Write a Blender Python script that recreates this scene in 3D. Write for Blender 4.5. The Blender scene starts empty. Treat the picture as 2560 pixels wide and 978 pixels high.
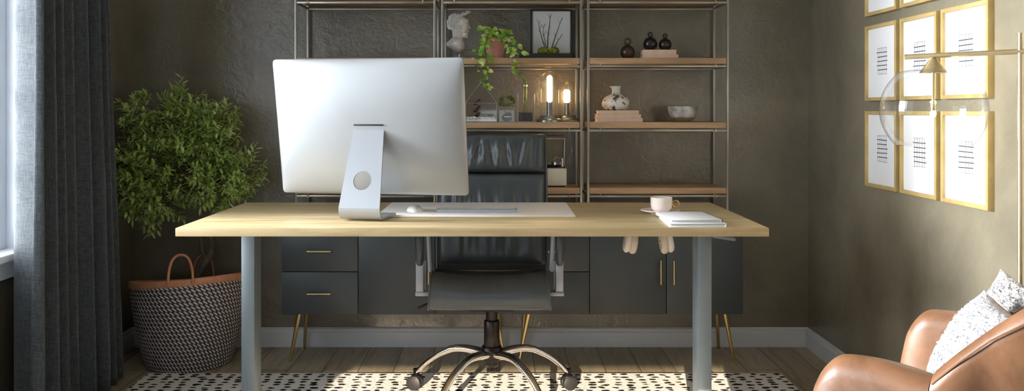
import bpy, bmesh, math, random
from mathutils import Vector, Matrix, noise
PI = math.pi
R = math.radians
S = bpy.context.scene
C = S.collection
F = 2200.0          # focal length in pixels of the 2560 px wide frame
EYE = 1.107

def P(px, py, d):
    return Vector(((px-1249)*d/F, d, EYE-(py-275)*d/F))

# ------------------------------------------------------------------ materials
def lin(c):
    return tuple(((v/255)/12.92 if v/255 <= 0.04045 else ((v/255+0.055)/1.055)**2.4) for v in c)

def new_mat(name):
    m = bpy.data.materials.new(name); m.use_nodes = True
    nt = m.node_tree
    return m, nt, nt.nodes['Principled BSDF']

def coords(nt, scale=(1,1,1), kind='Object', rot=(0,0,0)):
    tc = nt.nodes.new('ShaderNodeTexCoord'); mp = nt.nodes.new('ShaderNodeMapping')
    mp.inputs['Scale'].default_value = scale; mp.inputs['Rotation'].default_value = rot
    nt.links.new(tc.outputs[kind], mp.inputs['Vector'])
    return mp.outputs['Vector']

def noise_tex(nt, vec, scale, detail=4, rough=0.55, dist=0.0):
    n = nt.nodes.new('ShaderNodeTexNoise')
    n.inputs['Scale'].default_value = scale; n.inputs['Detail'].default_value = detail
    n.inputs['Roughness'].default_value = rough; n.inputs['Distortion'].default_value = dist
    nt.links.new(vec, n.inputs['Vector'])
    return n.outputs['Fac']

def ramp(nt, fac, stops):
    r = nt.nodes.new('ShaderNodeValToRGB')
    el = r.color_ramp.elements
    while len(el) < len(stops): el.new(0.5)
    for e, (p, c) in zip(el, stops):
        e.position = p; e.color = (*c, 1)
    nt.links.new(fac, r.inputs['Fac'])
    return r.outputs['Color']

def bump(nt, b, h, strength, dist=0.01):
    n = nt.nodes.new('ShaderNodeBump')
    n.inputs['Strength'].default_value = strength; n.inputs['Distance'].default_value = dist
    nt.links.new(h, n.inputs['Height']); nt.links.new(n.outputs['Normal'], b.inputs['Normal'])

def mat(name, c1, c2=None, rough=0.5, metal=0.0, scale=20, stretch=(1,1,1), bumps=0.0, bscale=None,
        bdist=0.005, coat=0.0, spec=0.5, sheen=0.0, lo=0.35, hi=0.65, detail=4):
    m, nt, b = new_mat(name)
    v = coords(nt, stretch)
    f = noise_tex(nt, v, scale, detail)
    if c2 is None: c2 = c1
    nt.links.new(ramp(nt, f, [(lo, lin(c1)), (hi, lin(c2))]), b.inputs['Base Color'])
    b.inputs['Roughness'].default_value = rough; b.inputs['Metallic'].default_value = metal
    b.inputs['Specular IOR Level'].default_value = spec
    b.inputs['Coat Weight'].default_value = coat
    b.inputs['Sheen Weight'].default_value = sheen
    if bumps:
        f2 = noise_tex(nt, v, bscale or scale, 3)
        bump(nt, b, f2, bumps, bdist)
    return m

def thin_glass(name, tint=(1,1,1), edge=1.45, extra=0.0):
    m = bpy.data.materials.new(name); m.use_nodes = True
    nt = m.node_tree; nt.nodes.clear()
    o = nt.nodes.new('ShaderNodeOutputMaterial'); mx = nt.nodes.new('ShaderNodeMixShader')
    t = nt.nodes.new('ShaderNodeBsdfTransparent'); g = nt.nodes.new('ShaderNodeBsdfGlossy')
    lw = nt.nodes.new('ShaderNodeLayerWeight'); mr = nt.nodes.new('ShaderNodeMapRange')
    t.inputs['Color'].default_value = (*tint, 1); g.inputs['Roughness'].default_value = 0.03
    lw.inputs['Blend'].default_value = 0.5
    pw = nt.nodes.new('ShaderNodeMath'); pw.operation = 'POWER'; pw.inputs[1].default_value = 2.4
    nt.links.new(lw.outputs['Facing'], pw.inputs[0]); nt.links.new(pw.outputs[0], mr.inputs['Value'])
    mr.inputs['To Min'].default_value = extra; mr.inputs['To Max'].default_value = 0.7
    nt.links.new(mr.outputs['Result'], mx.inputs['Fac'])
    nt.links.new(t.outputs[0], mx.inputs[1]); nt.links.new(g.outputs[0], mx.inputs[2])
    nt.links.new(mx.outputs[0], o.inputs['Surface'])
    return m

def emit(name, col, strength):
    m, nt, b = new_mat(name)
    b.inputs['Base Color'].default_value = (*col, 1)
    b.inputs['Emission Color'].default_value = (*col, 1)
    b.inputs['Emission Strength'].default_value = strength
    return m

def wall_mat(name, c):
    m, nt, b = new_mat(name)
    v = coords(nt)
    f = noise_tex(nt, v, 2.2, 5, 0.6, 0.4)
    c1 = tuple(x*0.88 for x in c); c2 = tuple(min(255, x*1.1) for x in c)
    nt.links.new(ramp(nt, f, [(0.3, lin(c1)), (0.7, lin(c2))]), b.inputs['Base Color'])
    b.inputs['Roughness'].default_value = 0.27
    b.inputs['Specular IOR Level'].default_value = 0.85
    h = noise_tex(nt, v, 26, 3, 0.5, 0.8)
    h2 = noise_tex(nt, v, 90, 2)
    ad = nt.nodes.new('ShaderNodeMath'); ad.operation = 'MULTIPLY_ADD'
    nt.links.new(h2, ad.inputs[0]); ad.inputs[1].default_value = 0.25; nt.links.new(h, ad.inputs[2])
    bump(nt, b, ad.outputs[0], 0.4, 0.006)
    return m

def wood(name, c1, c2, c3, axis='X', rough=0.45, scale=1.0, streak=14):
    m, nt, b = new_mat(name)
    st = {'X': (1.2*scale, streak*scale, streak*scale), 'Y': (streak*scale, 1.2*scale, streak*scale), 'Z': (streak*scale, streak*scale, 1.2*scale)}[axis]
    v = coords(nt, st)
    f = noise_tex(nt, v, 2.0, 6, 0.6, 0.6)
    nt.links.new(ramp(nt, f, [(0.28, lin(c1)), (0.5, lin(c2)), (0.72, lin(c3))]), b.inputs['Base Color'])
    b.inputs['Roughness'].default_value = rough
    bump(nt, b, f, 0.15, 0.002)
    return m

def floor_mat():
    m, nt, b = new_mat('floor_planks')
    v = coords(nt, (1,1,1), 'Object', (0,0,R(90)))
    br = nt.nodes.new('ShaderNodeTexBrick')
    br.inputs['Scale'].default_value = 1.0; br.inputs['Brick Width'].default_value = 1.25
    br.inputs['Row Height'].default_value = 0.15; br.inputs['Mortar Size'].default_value = 0.0018
    br.inputs['Color1'].default_value = (*lin((158,146,122)),1); br.inputs['Color2'].default_value = (*lin((184,172,148)),1)
    br.inputs['Mortar'].default_value = (*lin((62,48,36)),1); br.offset = 0.37
    nt.links.new(v, br.inputs['Vector'])
    v2 = coords(nt, (16,1.6,16))
    f = noise_tex(nt, v2, 1.7, 7, 0.65, 0.9)
    g = ramp(nt, f, [(0.25, (0.42,0.38,0.34)), (0.5, (0.85,0.83,0.8)), (0.75, (1.05,1.03,1.0))])
    mx = nt.nodes.new('ShaderNodeMix'); mx.data_type = 'RGBA'; mx.blend_type = 'MULTIPLY'
    mx.inputs['Factor'].default_value = 0.9
    nt.links.new(br.outputs['Color'], mx.inputs['A']); nt.links.new(g, mx.inputs['B'])
    nt.links.new(mx.outputs['Result'], b.inputs['Base Color'])
    b.inputs['Roughness'].default_value = 0.42
    bump(nt, b, f, 0.2, 0.003)
    return m

def rug_mat():
    m, nt, b = new_mat('woven_rug')
    tc = nt.nodes.new('ShaderNodeTexCoord')
    nz = nt.nodes.new('ShaderNodeTexNoise'); nz.inputs['Scale'].default_value = 34; nz.inputs['Detail'].default_value = 3
    nt.links.new(tc.outputs['Object'], nz.inputs['Vector'])
    sc = nt.nodes.new('ShaderNodeVectorMath'); sc.operation = 'MULTIPLY_ADD'
    nt.links.new(nz.outputs['Color'], sc.inputs[0]); sc.inputs[1].default_value = (0.030,0.022,0)
    nt.links.new(tc.outputs['Object'], sc.inputs[2])
    mp = nt.nodes.new('ShaderNodeMapping'); mp.inputs['Scale'].default_value = (19, 29, 1)
    nt.links.new(sc.outputs[0], mp.inputs['Vector'])
    vo = nt.nodes.new('ShaderNodeTexVoronoi'); vo.voronoi_dimensions = '2D'; vo.inputs['Scale'].default_value = 1.0
    vo.inputs['Randomness'].default_value = 0.42
    nt.links.new(mp.outputs[0], vo.inputs['Vector'])
    n2 = noise_tex(nt, tc.outputs['Object'], 20, 3)
    ad = nt.nodes.new('ShaderNodeMath'); ad.operation = 'MULTIPLY_ADD'
    nt.links.new(n2, ad.inputs[0]); ad.inputs[1].default_value = 0.5; nt.links.new(vo.outputs['Distance'], ad.inputs[2])
    col = ramp(nt, ad.outputs[0], [(0.49, lin((36,33,34))), (0.56, lin((228,222,214)))])
    nt.links.new(col, b.inputs['Base Color'])
    b.inputs['Roughness'].default_value = 0.95; b.inputs['Specular IOR Level'].default_value = 0.1
    h = noise_tex(nt, coords(nt, (1,1,1)), 160, 2)
    bump(nt, b, h, 0.8, 0.006)
    return m

def basket_mat():
    m, nt, b = new_mat('basket_weave')
    uv = nt.nodes.new('ShaderNodeUVMap')
    mp = nt.nodes.new('ShaderNodeMapping'); mp.inputs['Rotation'].default_value = (0,0,0)
    mp.inputs['Scale'].default_value = (78, 21, 1)
    nt.links.new(uv.outputs['UV'], mp.inputs['Vector'])
    sx = nt.nodes.new('ShaderNodeSeparateXYZ'); nt.links.new(mp.outputs[0], sx.inputs[0])
    def mth(op, a, bb=None, c=None):
        n = nt.nodes.new('ShaderNodeMath'); n.operation = op
        for i, q in enumerate((a, bb, c)):
            if q is None: continue
            if isinstance(q, (int, float)): n.inputs[i].default_value = q
            else: nt.links.new(q, n.inputs[i])
        return n.outputs[0]
    xs = mth('MULTIPLY_ADD', sx.outputs['Y'], 0.5, sx.outputs['X'])
    row = mth('FLOOR', sx.outputs['Y'])
    fy = mth('FRACT', sx.outputs['Y'])
    fx = mth('FRACT', mth('MULTIPLY_ADD', fy, 0.45, xs))
    dx = mth('ABSOLUTE', mth('SUBTRACT', fx, 0.5)); dy = mth('ABSOLUTE', mth('SUBTRACT', fy, 0.5))
    q = mth('ADD', mth('MULTIPLY', dx, 1.35), mth('MULTIPLY', dy, 0.75))
    nz = noise_tex(nt, coords(nt), 60, 2)
    q2 = mth('MULTIPLY_ADD', nz, 0.25, q)
    col = ramp(nt, q2, [(0.54, lin((226,214,194))), (0.64, lin((56,58,80)))])
    nt.links.new(col, b.inputs['Base Color'])
    b.inputs['Roughness'].default_value = 0.85
    inv = mth('SUBTRACT', 1.0, q2)
    bump(nt, b, inv, 0.8, 0.01)
    return m

def linen_mat():
    m = bpy.data.materials.new('linen'); m.use_nodes = True
    nt = m.node_tree; b = nt.nodes['Principled BSDF']; o = nt.nodes['Material Output']
    v1 = coords(nt, (500, 500, 30)); v2 = coords(nt, (40, 40, 600))
    a = noise_tex(nt, v1, 1.0, 3, 0.6); c = noise_tex(nt, v2, 1.0, 3, 0.6)
    ad = nt.nodes.new('ShaderNodeMath'); ad.operation = 'ADD'
    nt.links.new(a, ad.inputs[0]); nt.links.new(c, ad.inputs[1])
    hf = nt.nodes.new('ShaderNodeMath'); hf.operation = 'MULTIPLY'; hf.inputs[1].default_value = 0.5
    nt.links.new(ad.outputs[0], hf.inputs[0])
    col = ramp(nt, hf.outputs[0], [(0.36, lin((50,55,58))), (0.62, lin((100,107,111)))])
    nt.links.new(col, b.inputs['Base Color'])
    b.inputs['Roughness'].default_value = 0.9; b.inputs['Sheen Weight'].default_value = 0.25
    bump(nt, b, hf.outputs[0], 0.5, 0.002)
    tr = nt.nodes.new('ShaderNodeBsdfTranslucent'); nt.links.new(col, tr.inputs['Color'])
    mx = nt.nodes.new('ShaderNodeMixShader'); mx.inputs['Fac'].default_value = 0.18
    nt.links.new(b.outputs[0], mx.inputs[1]); nt.links.new(tr.outputs[0], mx.inputs[2])
    nt.links.new(mx.outputs[0], o.inputs['Surface'])
    return m

def leather(name, c1, c2, rough=0.35, scale=9, bmp=0.15):
    m, nt, b = new_mat(name)
    v = coords(nt)
    f = noise_tex(nt, v, scale, 6, 0.65, 0.5)
    nt.links.new(ramp(nt, f, [(0.3, lin(c1)), (0.7, lin(c2))]), b.inputs['Base Color'])
    b.inputs['Roughness'].default_value = rough; b.inputs['Specular IOR Level'].default_value = 0.6
    vo = nt.nodes.new('ShaderNodeTexVoronoi'); vo.inputs['Scale'].default_value = 260
    nt.links.new(v, vo.inputs['Vector'])
    bump(nt, b, vo.outputs['Distance'], bmp, 0.002)
    return m

def leaf_mat(name, dark, mid, light, scale):
    m, nt, b = new_mat(name)
    f = noise_tex(nt, coords(nt), scale, 2, 0.5)
    nt.links.new(ramp(nt, f, [(0.3, lin(dark)), (0.5, lin(mid)), (0.7, lin(light))]), b.inputs['Base Color'])
    b.inputs['Roughness'].default_value = 0.34
    b.inputs['Specular IOR Level'].default_value = 0.6
    tr = nt.nodes.new('ShaderNodeBsdfTranslucent'); mx = nt.nodes.new('ShaderNodeMixShader'); mx.inputs['Fac'].default_value = 0.3
    nt.links.new(b.inputs['Base Color'].links[0].from_socket, tr.inputs['Color'])
    nt.links.new(b.outputs[0], mx.inputs[1]); nt.links.new(tr.outputs[0], mx.inputs[2])
    nt.links.new(mx.outputs[0], nt.nodes['Material Output'].inputs['Surface'])
    return m

M = {}
M['wall'] = wall_mat('wall_paint', (116,109,92))
M['ceiling'] = mat('ceiling_paint', (225,220,210), rough=0.9)
M['floor'] = floor_mat()
M['trim'] = mat('trim_paint', (205,208,210), (212,214,216), rough=0.35, scale=3)
M['window_white'] = mat('window_paint', (232,234,240), (238,240,244), rough=0.35, scale=3)
M['glass'] = thin_glass('clear_glass', (0.97,0.98,0.98), extra=0.012)
M['pane'] = thin_glass('window_pane', (0.98,0.99,1.0), extra=0.02)
M['desk_wood'] = wood('desk_oak', (158,136,98), (184,162,120), (202,184,146), 'X', 0.42)
M['shelf_wood'] = wood('shelf_oak', (146,114,82), (178,144,108), (200,168,130), 'X', 0.55)
M['grey_metal'] = mat('desk_metal', (118,128,132), (128,138,142), rough=0.42, metal=0.45, scale=4)
M['post'] = mat('shelf_metal', (150,146,134), (164,160,148), rough=0.32, metal=0.85, scale=8)
M['alu'] = mat('aluminium', (172,175,176), (178,181,182), rough=0.42, metal=0.6, scale=3)
M['alu_stand'] = mat('stand_aluminium', (160,164,168), (166,170,174), rough=0.4, metal=0.6, scale=3)
M['screen'] = mat('screen_glass', (14,14,16), rough=0.1)
M['brass'] = mat('brass', (214,190,132), (224,202,148), rough=0.3, metal=1.0, scale=8)
M['brass_satin'] = mat('satin_brass', (196,176,134), (206,188,148), rough=0.34, metal=0.9, scale=8)
M['cabinet'] = mat('cabinet_paint', (56,62,64), (62,68,70), rough=0.42, scale=4)
M['black_leather'] = leather('black_leather', (54,60,63), (68,75,78), 0.37, 6, 0.05)
M['black_plastic'] = mat('black_plastic', (20,20,21), (25,24,24), rough=0.5, scale=10, spec=0.3)
M['column_metal'] = mat('column_metal', (52,45,40), (60,52,46), rough=0.3, metal=0.6, scale=10)
M['chrome'] = mat('chrome', (224,220,214), (230,226,222), rough=0.12, metal=1.0, scale=5)
M['tan_leather'] = leather('tan_leather', (102,68,44), (150,106,74), 0.46, 9, 0.05)
M['strap'] = mat('leather_strap', (186,124,90), (204,144,108), rough=0.5, scale=20)
M['basket'] = basket_mat()
M['basket_inside'] = mat('basket_inside', (50,46,48), (70,64,62), rough=0.9, scale=60)
M['soil'] = mat('soil', (40,30,22), (62,48,36), rough=1.0, scale=60, bumps=0.8, bdist=0.01)
M['bark'] = mat('bark', (70,60,48), (112,100,84), rough=0.85, scale=30, stretch=(1,1,0.3), bumps=0.7, bscale=40, bdist=0.008)
M['leaf'] = leaf_mat('tree_leaf', (112,152,66), (178,206,110), (232,240,170), 30)
M['pothos'] = leaf_mat('pothos_leaf', (70,132,40), (150,192,72), (244,242,170), 26)
M['terracotta'] = mat('terracotta', (190,128,110), (210,156,140), rough=0.75, scale=12)
M['linen'] = linen_mat()
M['rug'] = rug_mat()
M['paper'] = mat('paper', (196,196,196), (202,202,202), rough=0.8, scale=4)
M['ink'] = mat('ink', (38,38,40), rough=0.8)
M['ink_light'] = mat('pencil', (120,120,122), rough=0.8)
M['frame_gold'] = mat('frame_gold', (184,158,100), (200,174,118), rough=0.4, metal=0.35, scale=14)
M['mat_white'] = mat('desk_mat_vinyl', (238,232,226), (242,237,232), rough=0.5, scale=4)
M['white_plastic'] = mat('white_plastic', (240,240,238), rough=0.3)
M['keys'] = mat('key_caps', (232,232,232), rough=0.45)
M['porcelain'] = mat('porcelain', (236,222,212), (240,228,220), rough=0.25, scale=5)
M['gold_handle'] = mat('cup_handle_gold', (206,166,112), rough=0.3, metal=0.6)
M['dark_cover'] = mat('dark_cover', (70,82,84), rough=0.5)
M['headphone'] = mat('headphone_white', (222,214,200), (230,222,210), rough=0.4, scale=6)
M['ear_pad'] = mat('ear_cushion', (206,192,172), (214,202,184), rough=0.6, scale=30)
M['plaster'] = mat('plaster', (188,186,182), (214,212,208), rough=0.7, scale=30, bumps=0.3, bscale=60)
M['black_frame'] = mat('black_frame', (26,26,24), rough=0.5)
M['print_grey'] = mat('print_grey', (196,198,196), (206,208,206), rough=0.7, scale=3)
M['moss'] = mat('moss', (74,84,16), (140,142,40), rough=1.0, scale=50, bumps=1.0, bscale=90, bdist=0.01)
M['twig'] = mat('twig', (46,38,34), (66,56,50), rough=0.8, scale=40)
M['black_glaze'] = mat('black_glaze', (22,22,22), (30,29,28), rough=0.22, scale=10)
M['brown_glaze'] = mat('brown_glaze', (56,40,30), (74,54,40), rough=0.25, scale=10, metal=0.3)
M['plum_glaze'] = mat('plum_glaze', (44,30,28), (60,42,38), rough=0.2, scale=10, metal=0.3)
M['pink_book'] = mat('pink_cloth', (202,172,148), (212,184,160), rough=0.75, scale=30)
M['page'] = mat('page_block', (226,212,190), (214,198,174), rough=0.85, scale=3, stretch=(1,1,120))
M['jug'] = mat('speckled_glaze', (84,70,58), (216,212,200), rough=0.5, scale=40, lo=0.41, hi=0.47, detail=2)
M['jug_rim'] = mat('jug_white', (206,212,202), rough=0.4)
M['bowl'] = mat('bowl_glaze', (132,130,120), (212,210,204), rough=0.3, scale=22)
M['bowl_foot'] = mat('bowl_stone', (120,106,74), (142,126,92), rough=0.7, scale=30)
M['lamp_base'] = mat('lamp_base_metal', (120,126,122), (142,148,144), rough=0.3, metal=0.85, scale=10)
M['bulb'] = emit('bulb_glow', (1.0,0.62,0.26), 16)
M['bulb_white'] = emit('pendant_glow', (1.0,0.93,0.8), 70)
M['lead'] = mat('terrarium_frame', (178,180,176), rough=0.35, metal=0.8)
M['pebble'] = mat('pebbles', (206,206,202), (228,228,226), rough=0.7, scale=60)
M['succulent_red'] = mat('red_succulent', (60,24,30), (110,60,64), rough=0.5, scale=60)
M['succulent'] = mat('green_succulent', (66,96,40), (124,150,70), rough=0.5, scale=40)
M['stone'] = mat('dark_stone', (44,46,46), (66,68,66), rough=0.6, scale=30)
M['cream_box'] = mat('cream_vinyl', (214,206,188), (222,214,198), rough=0.6, scale=20)
M['cream_in'] = mat('cream_lining', (140,132,108), (150,142,118), rough=0.8, scale=20)
M['white_knit'] = mat('white_knit', (172,172,178), (216,216,220), rough=0.95, scale=80, bumps=1.0, bscale=110, bdist=0.01, sheen=0.2)
M['grey_shag'] = mat('grey_shag', (150,146,144), (226,224,224), rough=1.0, scale=70, bumps=1.0, bscale=90, bdist=0.02)
M['ochre'] = mat('ochre_velvet', (150,98,44), (182,128,66), rough=0.7, scale=30)

# ------------------------------------------------------------------ mesh helpers
def BM(): return bmesh.new()

def add_box(bm, c, s, bev=0.0, rot=None, seg=2):
    r = bmesh.ops.create_cube(bm, size=1.0)
    vs = r['verts']
    mtx = Matrix.Translation(Vector(c)) @ (rot.to_4x4() if rot else Matrix.Identity(4)) @ Matrix.Diagonal((s[0], s[1], s[2], 1))
    bmesh.ops.transform(bm, matrix=mtx, verts=vs)
    if bev > 0:
        es = set()
        for v in vs: es.update(v.link_edges)
        bmesh.ops.bevel(bm, geom=list(es), offset=bev, segments=seg, affect='EDGES', profile=0.5)

def add_tube(bm, pts, r, seg=10, flat=1.0, up=None, closed=False, cap=True):
    pts = [Vector(p) for p in pts]
    n = len(pts)
    rr = r if isinstance(r, (list, tuple)) else [r]*n
    rings = []; prev = None
    for i, p in enumerate(pts):
        if closed: t = pts[(i+1) % n]-pts[i-1]
        elif i == 0: t = pts[1]-p
        elif i == n-1: t = p-pts[i-1]
        else: t = (pts[i+1]-p).normalized()+(p-pts[i-1]).normalized()
        t.normalize()
        if prev is None:
            a = Vector(up) if up else (Vector((0,0,1)) if abs(t.z) < 0.9 else Vector((1,0,0)))
        else: a = prev
        a = (a-t*a.dot(t)).normalized(); prev = a
        b = t.cross(a)
        rings.append([bm.verts.new(p+(a*math.cos(2*PI*k/seg)*flat+b*math.sin(2*PI*k/seg))*rr[i]) for k in range(seg)])
    m = n if closed else n-1
    for i in range(m):
        A, B = rings[i], rings[(i+1) % n]
        for k in range(seg):
            bm.faces.new((A[k], A[(k+1) % seg], B[(k+1) % seg], B[k]))
    if cap and not closed:
        bm.faces.new(rings[0][::-1]); bm.faces.new(rings[-1])

def add_lathe(bm, prof, c=(0,0,0), seg=32, cap0=True, cap1=True, sx=1.0, sy=1.0):
    c = Vector(c); rings = []
    for (r, z) in prof:
        if r < 1e-5: rings.append([bm.verts.new(c+Vector((0,0,z)))])
        else: rings.append([bm.verts.new(c+Vector((r*sx*math.cos(2*PI*k/seg), r*sy*math.sin(2*PI*k/seg), z))) for k in range(seg)])
    for A, B in zip(rings, rings[1:]):
        if len(A) == 1 and len(B) == 1: continue
        for k in range(seg):
            a, b = A[k % len(A)], A[(k+1) % len(A)]
            d, e = B[k % len(B)], B[(k+1) % len(B)]
            if len(A) == 1: bm.faces.new((a, e, d))
            elif len(B) == 1: bm.faces.new((a, b, d))
            else: bm.faces.new((a, b, e, d))
    if cap0 and len(rings[0]) > 1: bm.faces.new(rings[0][::-1])
    if cap1 and len(rings[-1]) > 1: bm.faces.new(rings[-1])

def add_ball(bm, c, r, u=20, v=12):
    rr = r if isinstance(r, (tuple, list)) else (r, r, r)
    q = bmesh.ops.create_uvsphere(bm, u_segments=u, v_segments=v, radius=1.0)
    bmesh.ops.transform(bm, matrix=Matrix.Translation(Vector(c)) @ Matrix.Diagonal((*rr, 1)), verts=q['verts'])
    return q['verts']

def add_prism(bm, pts, vec):
    """closed polygon (3-D points) extruded by vec"""
    vec = Vector(vec)
    a = [bm.verts.new(Vector(p)) for p in pts]; b = [bm.verts.new(Vector(p)+vec) for p in pts]
    n = len(a)
    bm.faces.new(a[::-1]); bm.faces.new(b)
    for i in range(n): bm.faces.new((a[i], a[(i+1) % n], b[(i+1) % n], b[i]))

def add_pillow(bm, w, h, t, nx=24, nz=24, p=4.0, q=2.0, disp=None, corner=0.0, mtx=None):
    """closed soft slab in local XZ, thickness along Y (front = -Y)"""
    mtx = mtx or Matrix.Identity(4)
    F_, B_ = {}, {}
    for i in range(nx+1):
        for j in range(nz+1):
            u = -1+2*i/nx; v = -1+2*j/nz
            u2 = math.sin(u*PI/2)*0.5+u*0.5; v2 = math.sin(v*PI/2)*0.5+v*0.5
            e = max(0.0, (1-abs(u2)**p))**(1/q)*max(0.0, (1-abs(v2)**p))**(1/q)
            k = 1-corner*(1-abs(u2)**2)*abs(v2)**6; k2 = 1-corner*(1-abs(v2)**2)*abs(u2)**6
            x = u2*w/2*k2; z = v2*h/2*k
            d = disp(u2, v2)*e if disp else 0.0
            F_[i, j] = bm.verts.new(mtx @ Vector((x, -t/2*e-d, z)))
            edge = i in (0, nx) or j in (0, nz)
            B_[i, j] = F_[i, j] if edge else bm.verts.new(mtx @ Vector((x, t/2*e, z)))
    for i in range(nx):
        for j in range(nz):
            bm.faces.new((F_[i, j], F_[i+1, j], F_[i+1, j+1], F_[i, j+1]))
            bm.faces.new((B_[i, j], B_[i, j+1], B_[i+1, j+1], B_[i+1, j]))

def add_leaf(bm, base, d, nrm, L, W, bend=0.15, heart=False):
    d = d.normalized(); nrm = (nrm-d*nrm.dot(d))
    if nrm.length < 1e-4: nrm = Vector((0,0,1)).cross(d)
    nrm.normalize(); s = d.cross(nrm)
    st = [(0.12, 0.62), (0.42, 1.0), (0.75, 0.62)] if heart else [(0.3, 0.8), (0.6, 1.0), (0.85, 0.55)]
    b0 = bm.verts.new(base); prev = None
    for (t, w) in st:
        c = base+d*(L*t)-nrm*(bend*L*t*t)
        m_ = bm.verts.new(c); l = bm.verts.new(c+s*(W/2*w)+nrm*W*0.12); r = bm.verts.new(c-s*(W/2*w)+nrm*W*0.12)
        if prev is None:
            bm.faces.new((b0, m_, l)); bm.faces.new((b0, r, m_))
        else:
            bm.faces.new((prev[0], m_, l, prev[1])); bm.faces.new((prev[2], r, m_, prev[0]))
        prev = (m_, l, r)
    tip = bm.verts.new(base+d*L-nrm*(bend*L))
    bm.faces.new((prev[0], tip, prev[1])); bm.faces.new((prev[2], tip, prev[0]))

def obj(name, bm, m, parent=None, smooth=True, loc=None, fix=True):
    me = bpy.data.meshes.new(name)
    if fix: bmesh.ops.recalc_face_normals(bm, faces=bm.faces)
    if loc is not None:
        bmesh.ops.translate(bm, vec=-Vector(loc), verts=bm.verts)
    if smooth:
        for f in bm.faces: f.smooth = True
        for e in bm.edges:
            if len(e.link_faces) == 2 and e.calc_face_angle(0) > R(38): e.smooth = False
    bm.to_mesh(me); bm.free()
    me.materials.append(m)
    o = bpy.data.objects.new(name, me); C.objects.link(o)
    if loc is not None: o.location = loc
    if parent: o.parent = parent
    return o

def tag(o, label, cat, group=None, kind=None):
    o['label'] = label; o['category'] = cat
    if group: o['group'] = group
    if kind: o['kind'] = kind
    return o

def thing(name, label, cat, loc=(0,0,0), rotz=0.0, group=None):
    o = bpy.data.objects.new(name, None); C.objects.link(o)
    o.empty_display_size = 0.05
    o.location = loc; o.rotation_euler = (0,0,rotz)
    return tag(o, label, cat, group)

def struct(name, bm, m, smooth=False):
    o = obj(name, bm, m, None, smooth); o['kind'] = 'structure'
    return o

def part_label(o, s): o['label'] = s; return o

def copy_tree(o, parent=None):
    c = o.copy(); C.objects.link(c)
    if parent: c.parent = parent
    for ch in [x for x in bpy.data.objects if x.parent == o]:
        copy_tree(ch, c)
    return c

def boxes(lst, bev=0.0):
    bm = BM()
    for c, s in lst: add_box(bm, c, s, bev)
    return bm

def bx(x0, x1, y0, y1, z0, z1, bev=0.0, bm=None):
    bm = bm or BM()
    add_box(bm, ((x0+x1)/2, (y0+y1)/2, (z0+z1)/2), (x1-x0, y1-y0, z1-z0), bev)
    return bm

def boolean_cut(o, cutter_bm):
    me = bpy.data.meshes.new('cut'); cutter_bm.to_mesh(me); cutter_bm.free()
    co = bpy.data.objects.new('cut', me); C.objects.link(co)
    md = o.modifiers.new('b', 'BOOLEAN'); md.object = co; md.operation = 'DIFFERENCE'; md.solver = 'EXACT'
    bpy.context.view_layer.update()
    dg = bpy.context.evaluated_depsgraph_get()
    nm = bpy.data.meshes.new_from_object(o.evaluated_get(dg))
    o.modifiers.clear(); o.data = nm
    bpy.data.objects.remove(co)

# ------------------------------------------------------------------ the room
XL, XR, YB, YF, ZC = -1.72, 1.444, 4.12, -1.7, 2.6
TH = 0.12
struct('floor', bx(XL-TH, XR+TH, YF-TH, YB+TH, -0.1, 0.0), M['floor'])
struct('ceiling', bx(XL-TH, XR+TH, YF-TH, YB+TH, ZC, ZC+0.1), M['ceiling'])
struct('wall_back', bx(XL-TH, XR+TH, YB, YB+TH, 0, ZC), M['wall'])
struct('wall_right', bx(XR, XR+TH, YF, YB, 0, ZC), M['wall'])
# left wall with two window openings
W1 = (1.05, 3.15); W2 = (-1.35, 0.75); WZ = (0.60, 2.25)
bm = BM()
bx(XL-TH, XL, YF, YB, 0, WZ[0], bm=bm); bx(XL-TH, XL, YF, YB, WZ[1], ZC, bm=bm)
bx(XL-TH, XL, YF, W1[0], WZ[0], WZ[1], bm=bm); bx(XL-TH, XL, W1[1], YB, WZ[0], WZ[1], bm=bm)
struct('wall_left', bm, M['wall'])
# front wall (behind the camera) with a glazed slot added to let sun in
FO = (-1.60, 0.22); FZ = (0.72, 1.12)
bm = BM()
bx(XL-TH, FO[0], YF-TH, YF, 0, ZC, bm=bm); bx(FO[1], XR+TH, YF-TH, YF, 0, ZC, bm=bm)
bx(FO[0], FO[1], YF-TH, YF, FZ[1], ZC, bm=bm); bx(FO[0], FO[1], YF-TH, YF, 0, FZ[0], bm=bm)
struct('wall_front', bm, M['wall'])
# baseboards: tall flat board with a stepped cap
def baseboard(name, p0, p1, n):
    p0, p1, n = Vector(p0), Vector(p1), Vector(n)
    prof = [(0,0),(0.016,0),(0.016,0.068),(0.012,0.074),(0.012,0.082),(0.005,0.09),(0,0.09)]
    bm = BM()
    add_prism(bm, [p0+n*a+Vector((0,0,b)) for a, b in prof], p1-p0)
    struct(name, bm, M['trim'])
baseboard('baseboard_back', (XL,YB,0), (XR,YB,0), (0,-1,0))
baseboard('baseboard_right', (XR,YF,0), (XR,YB-0.0165,0), (-1,0,0))
baseboard('baseboard_left', (XL,YF,0), (XL,YB-0.0165,0), (1,0,0))

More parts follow.
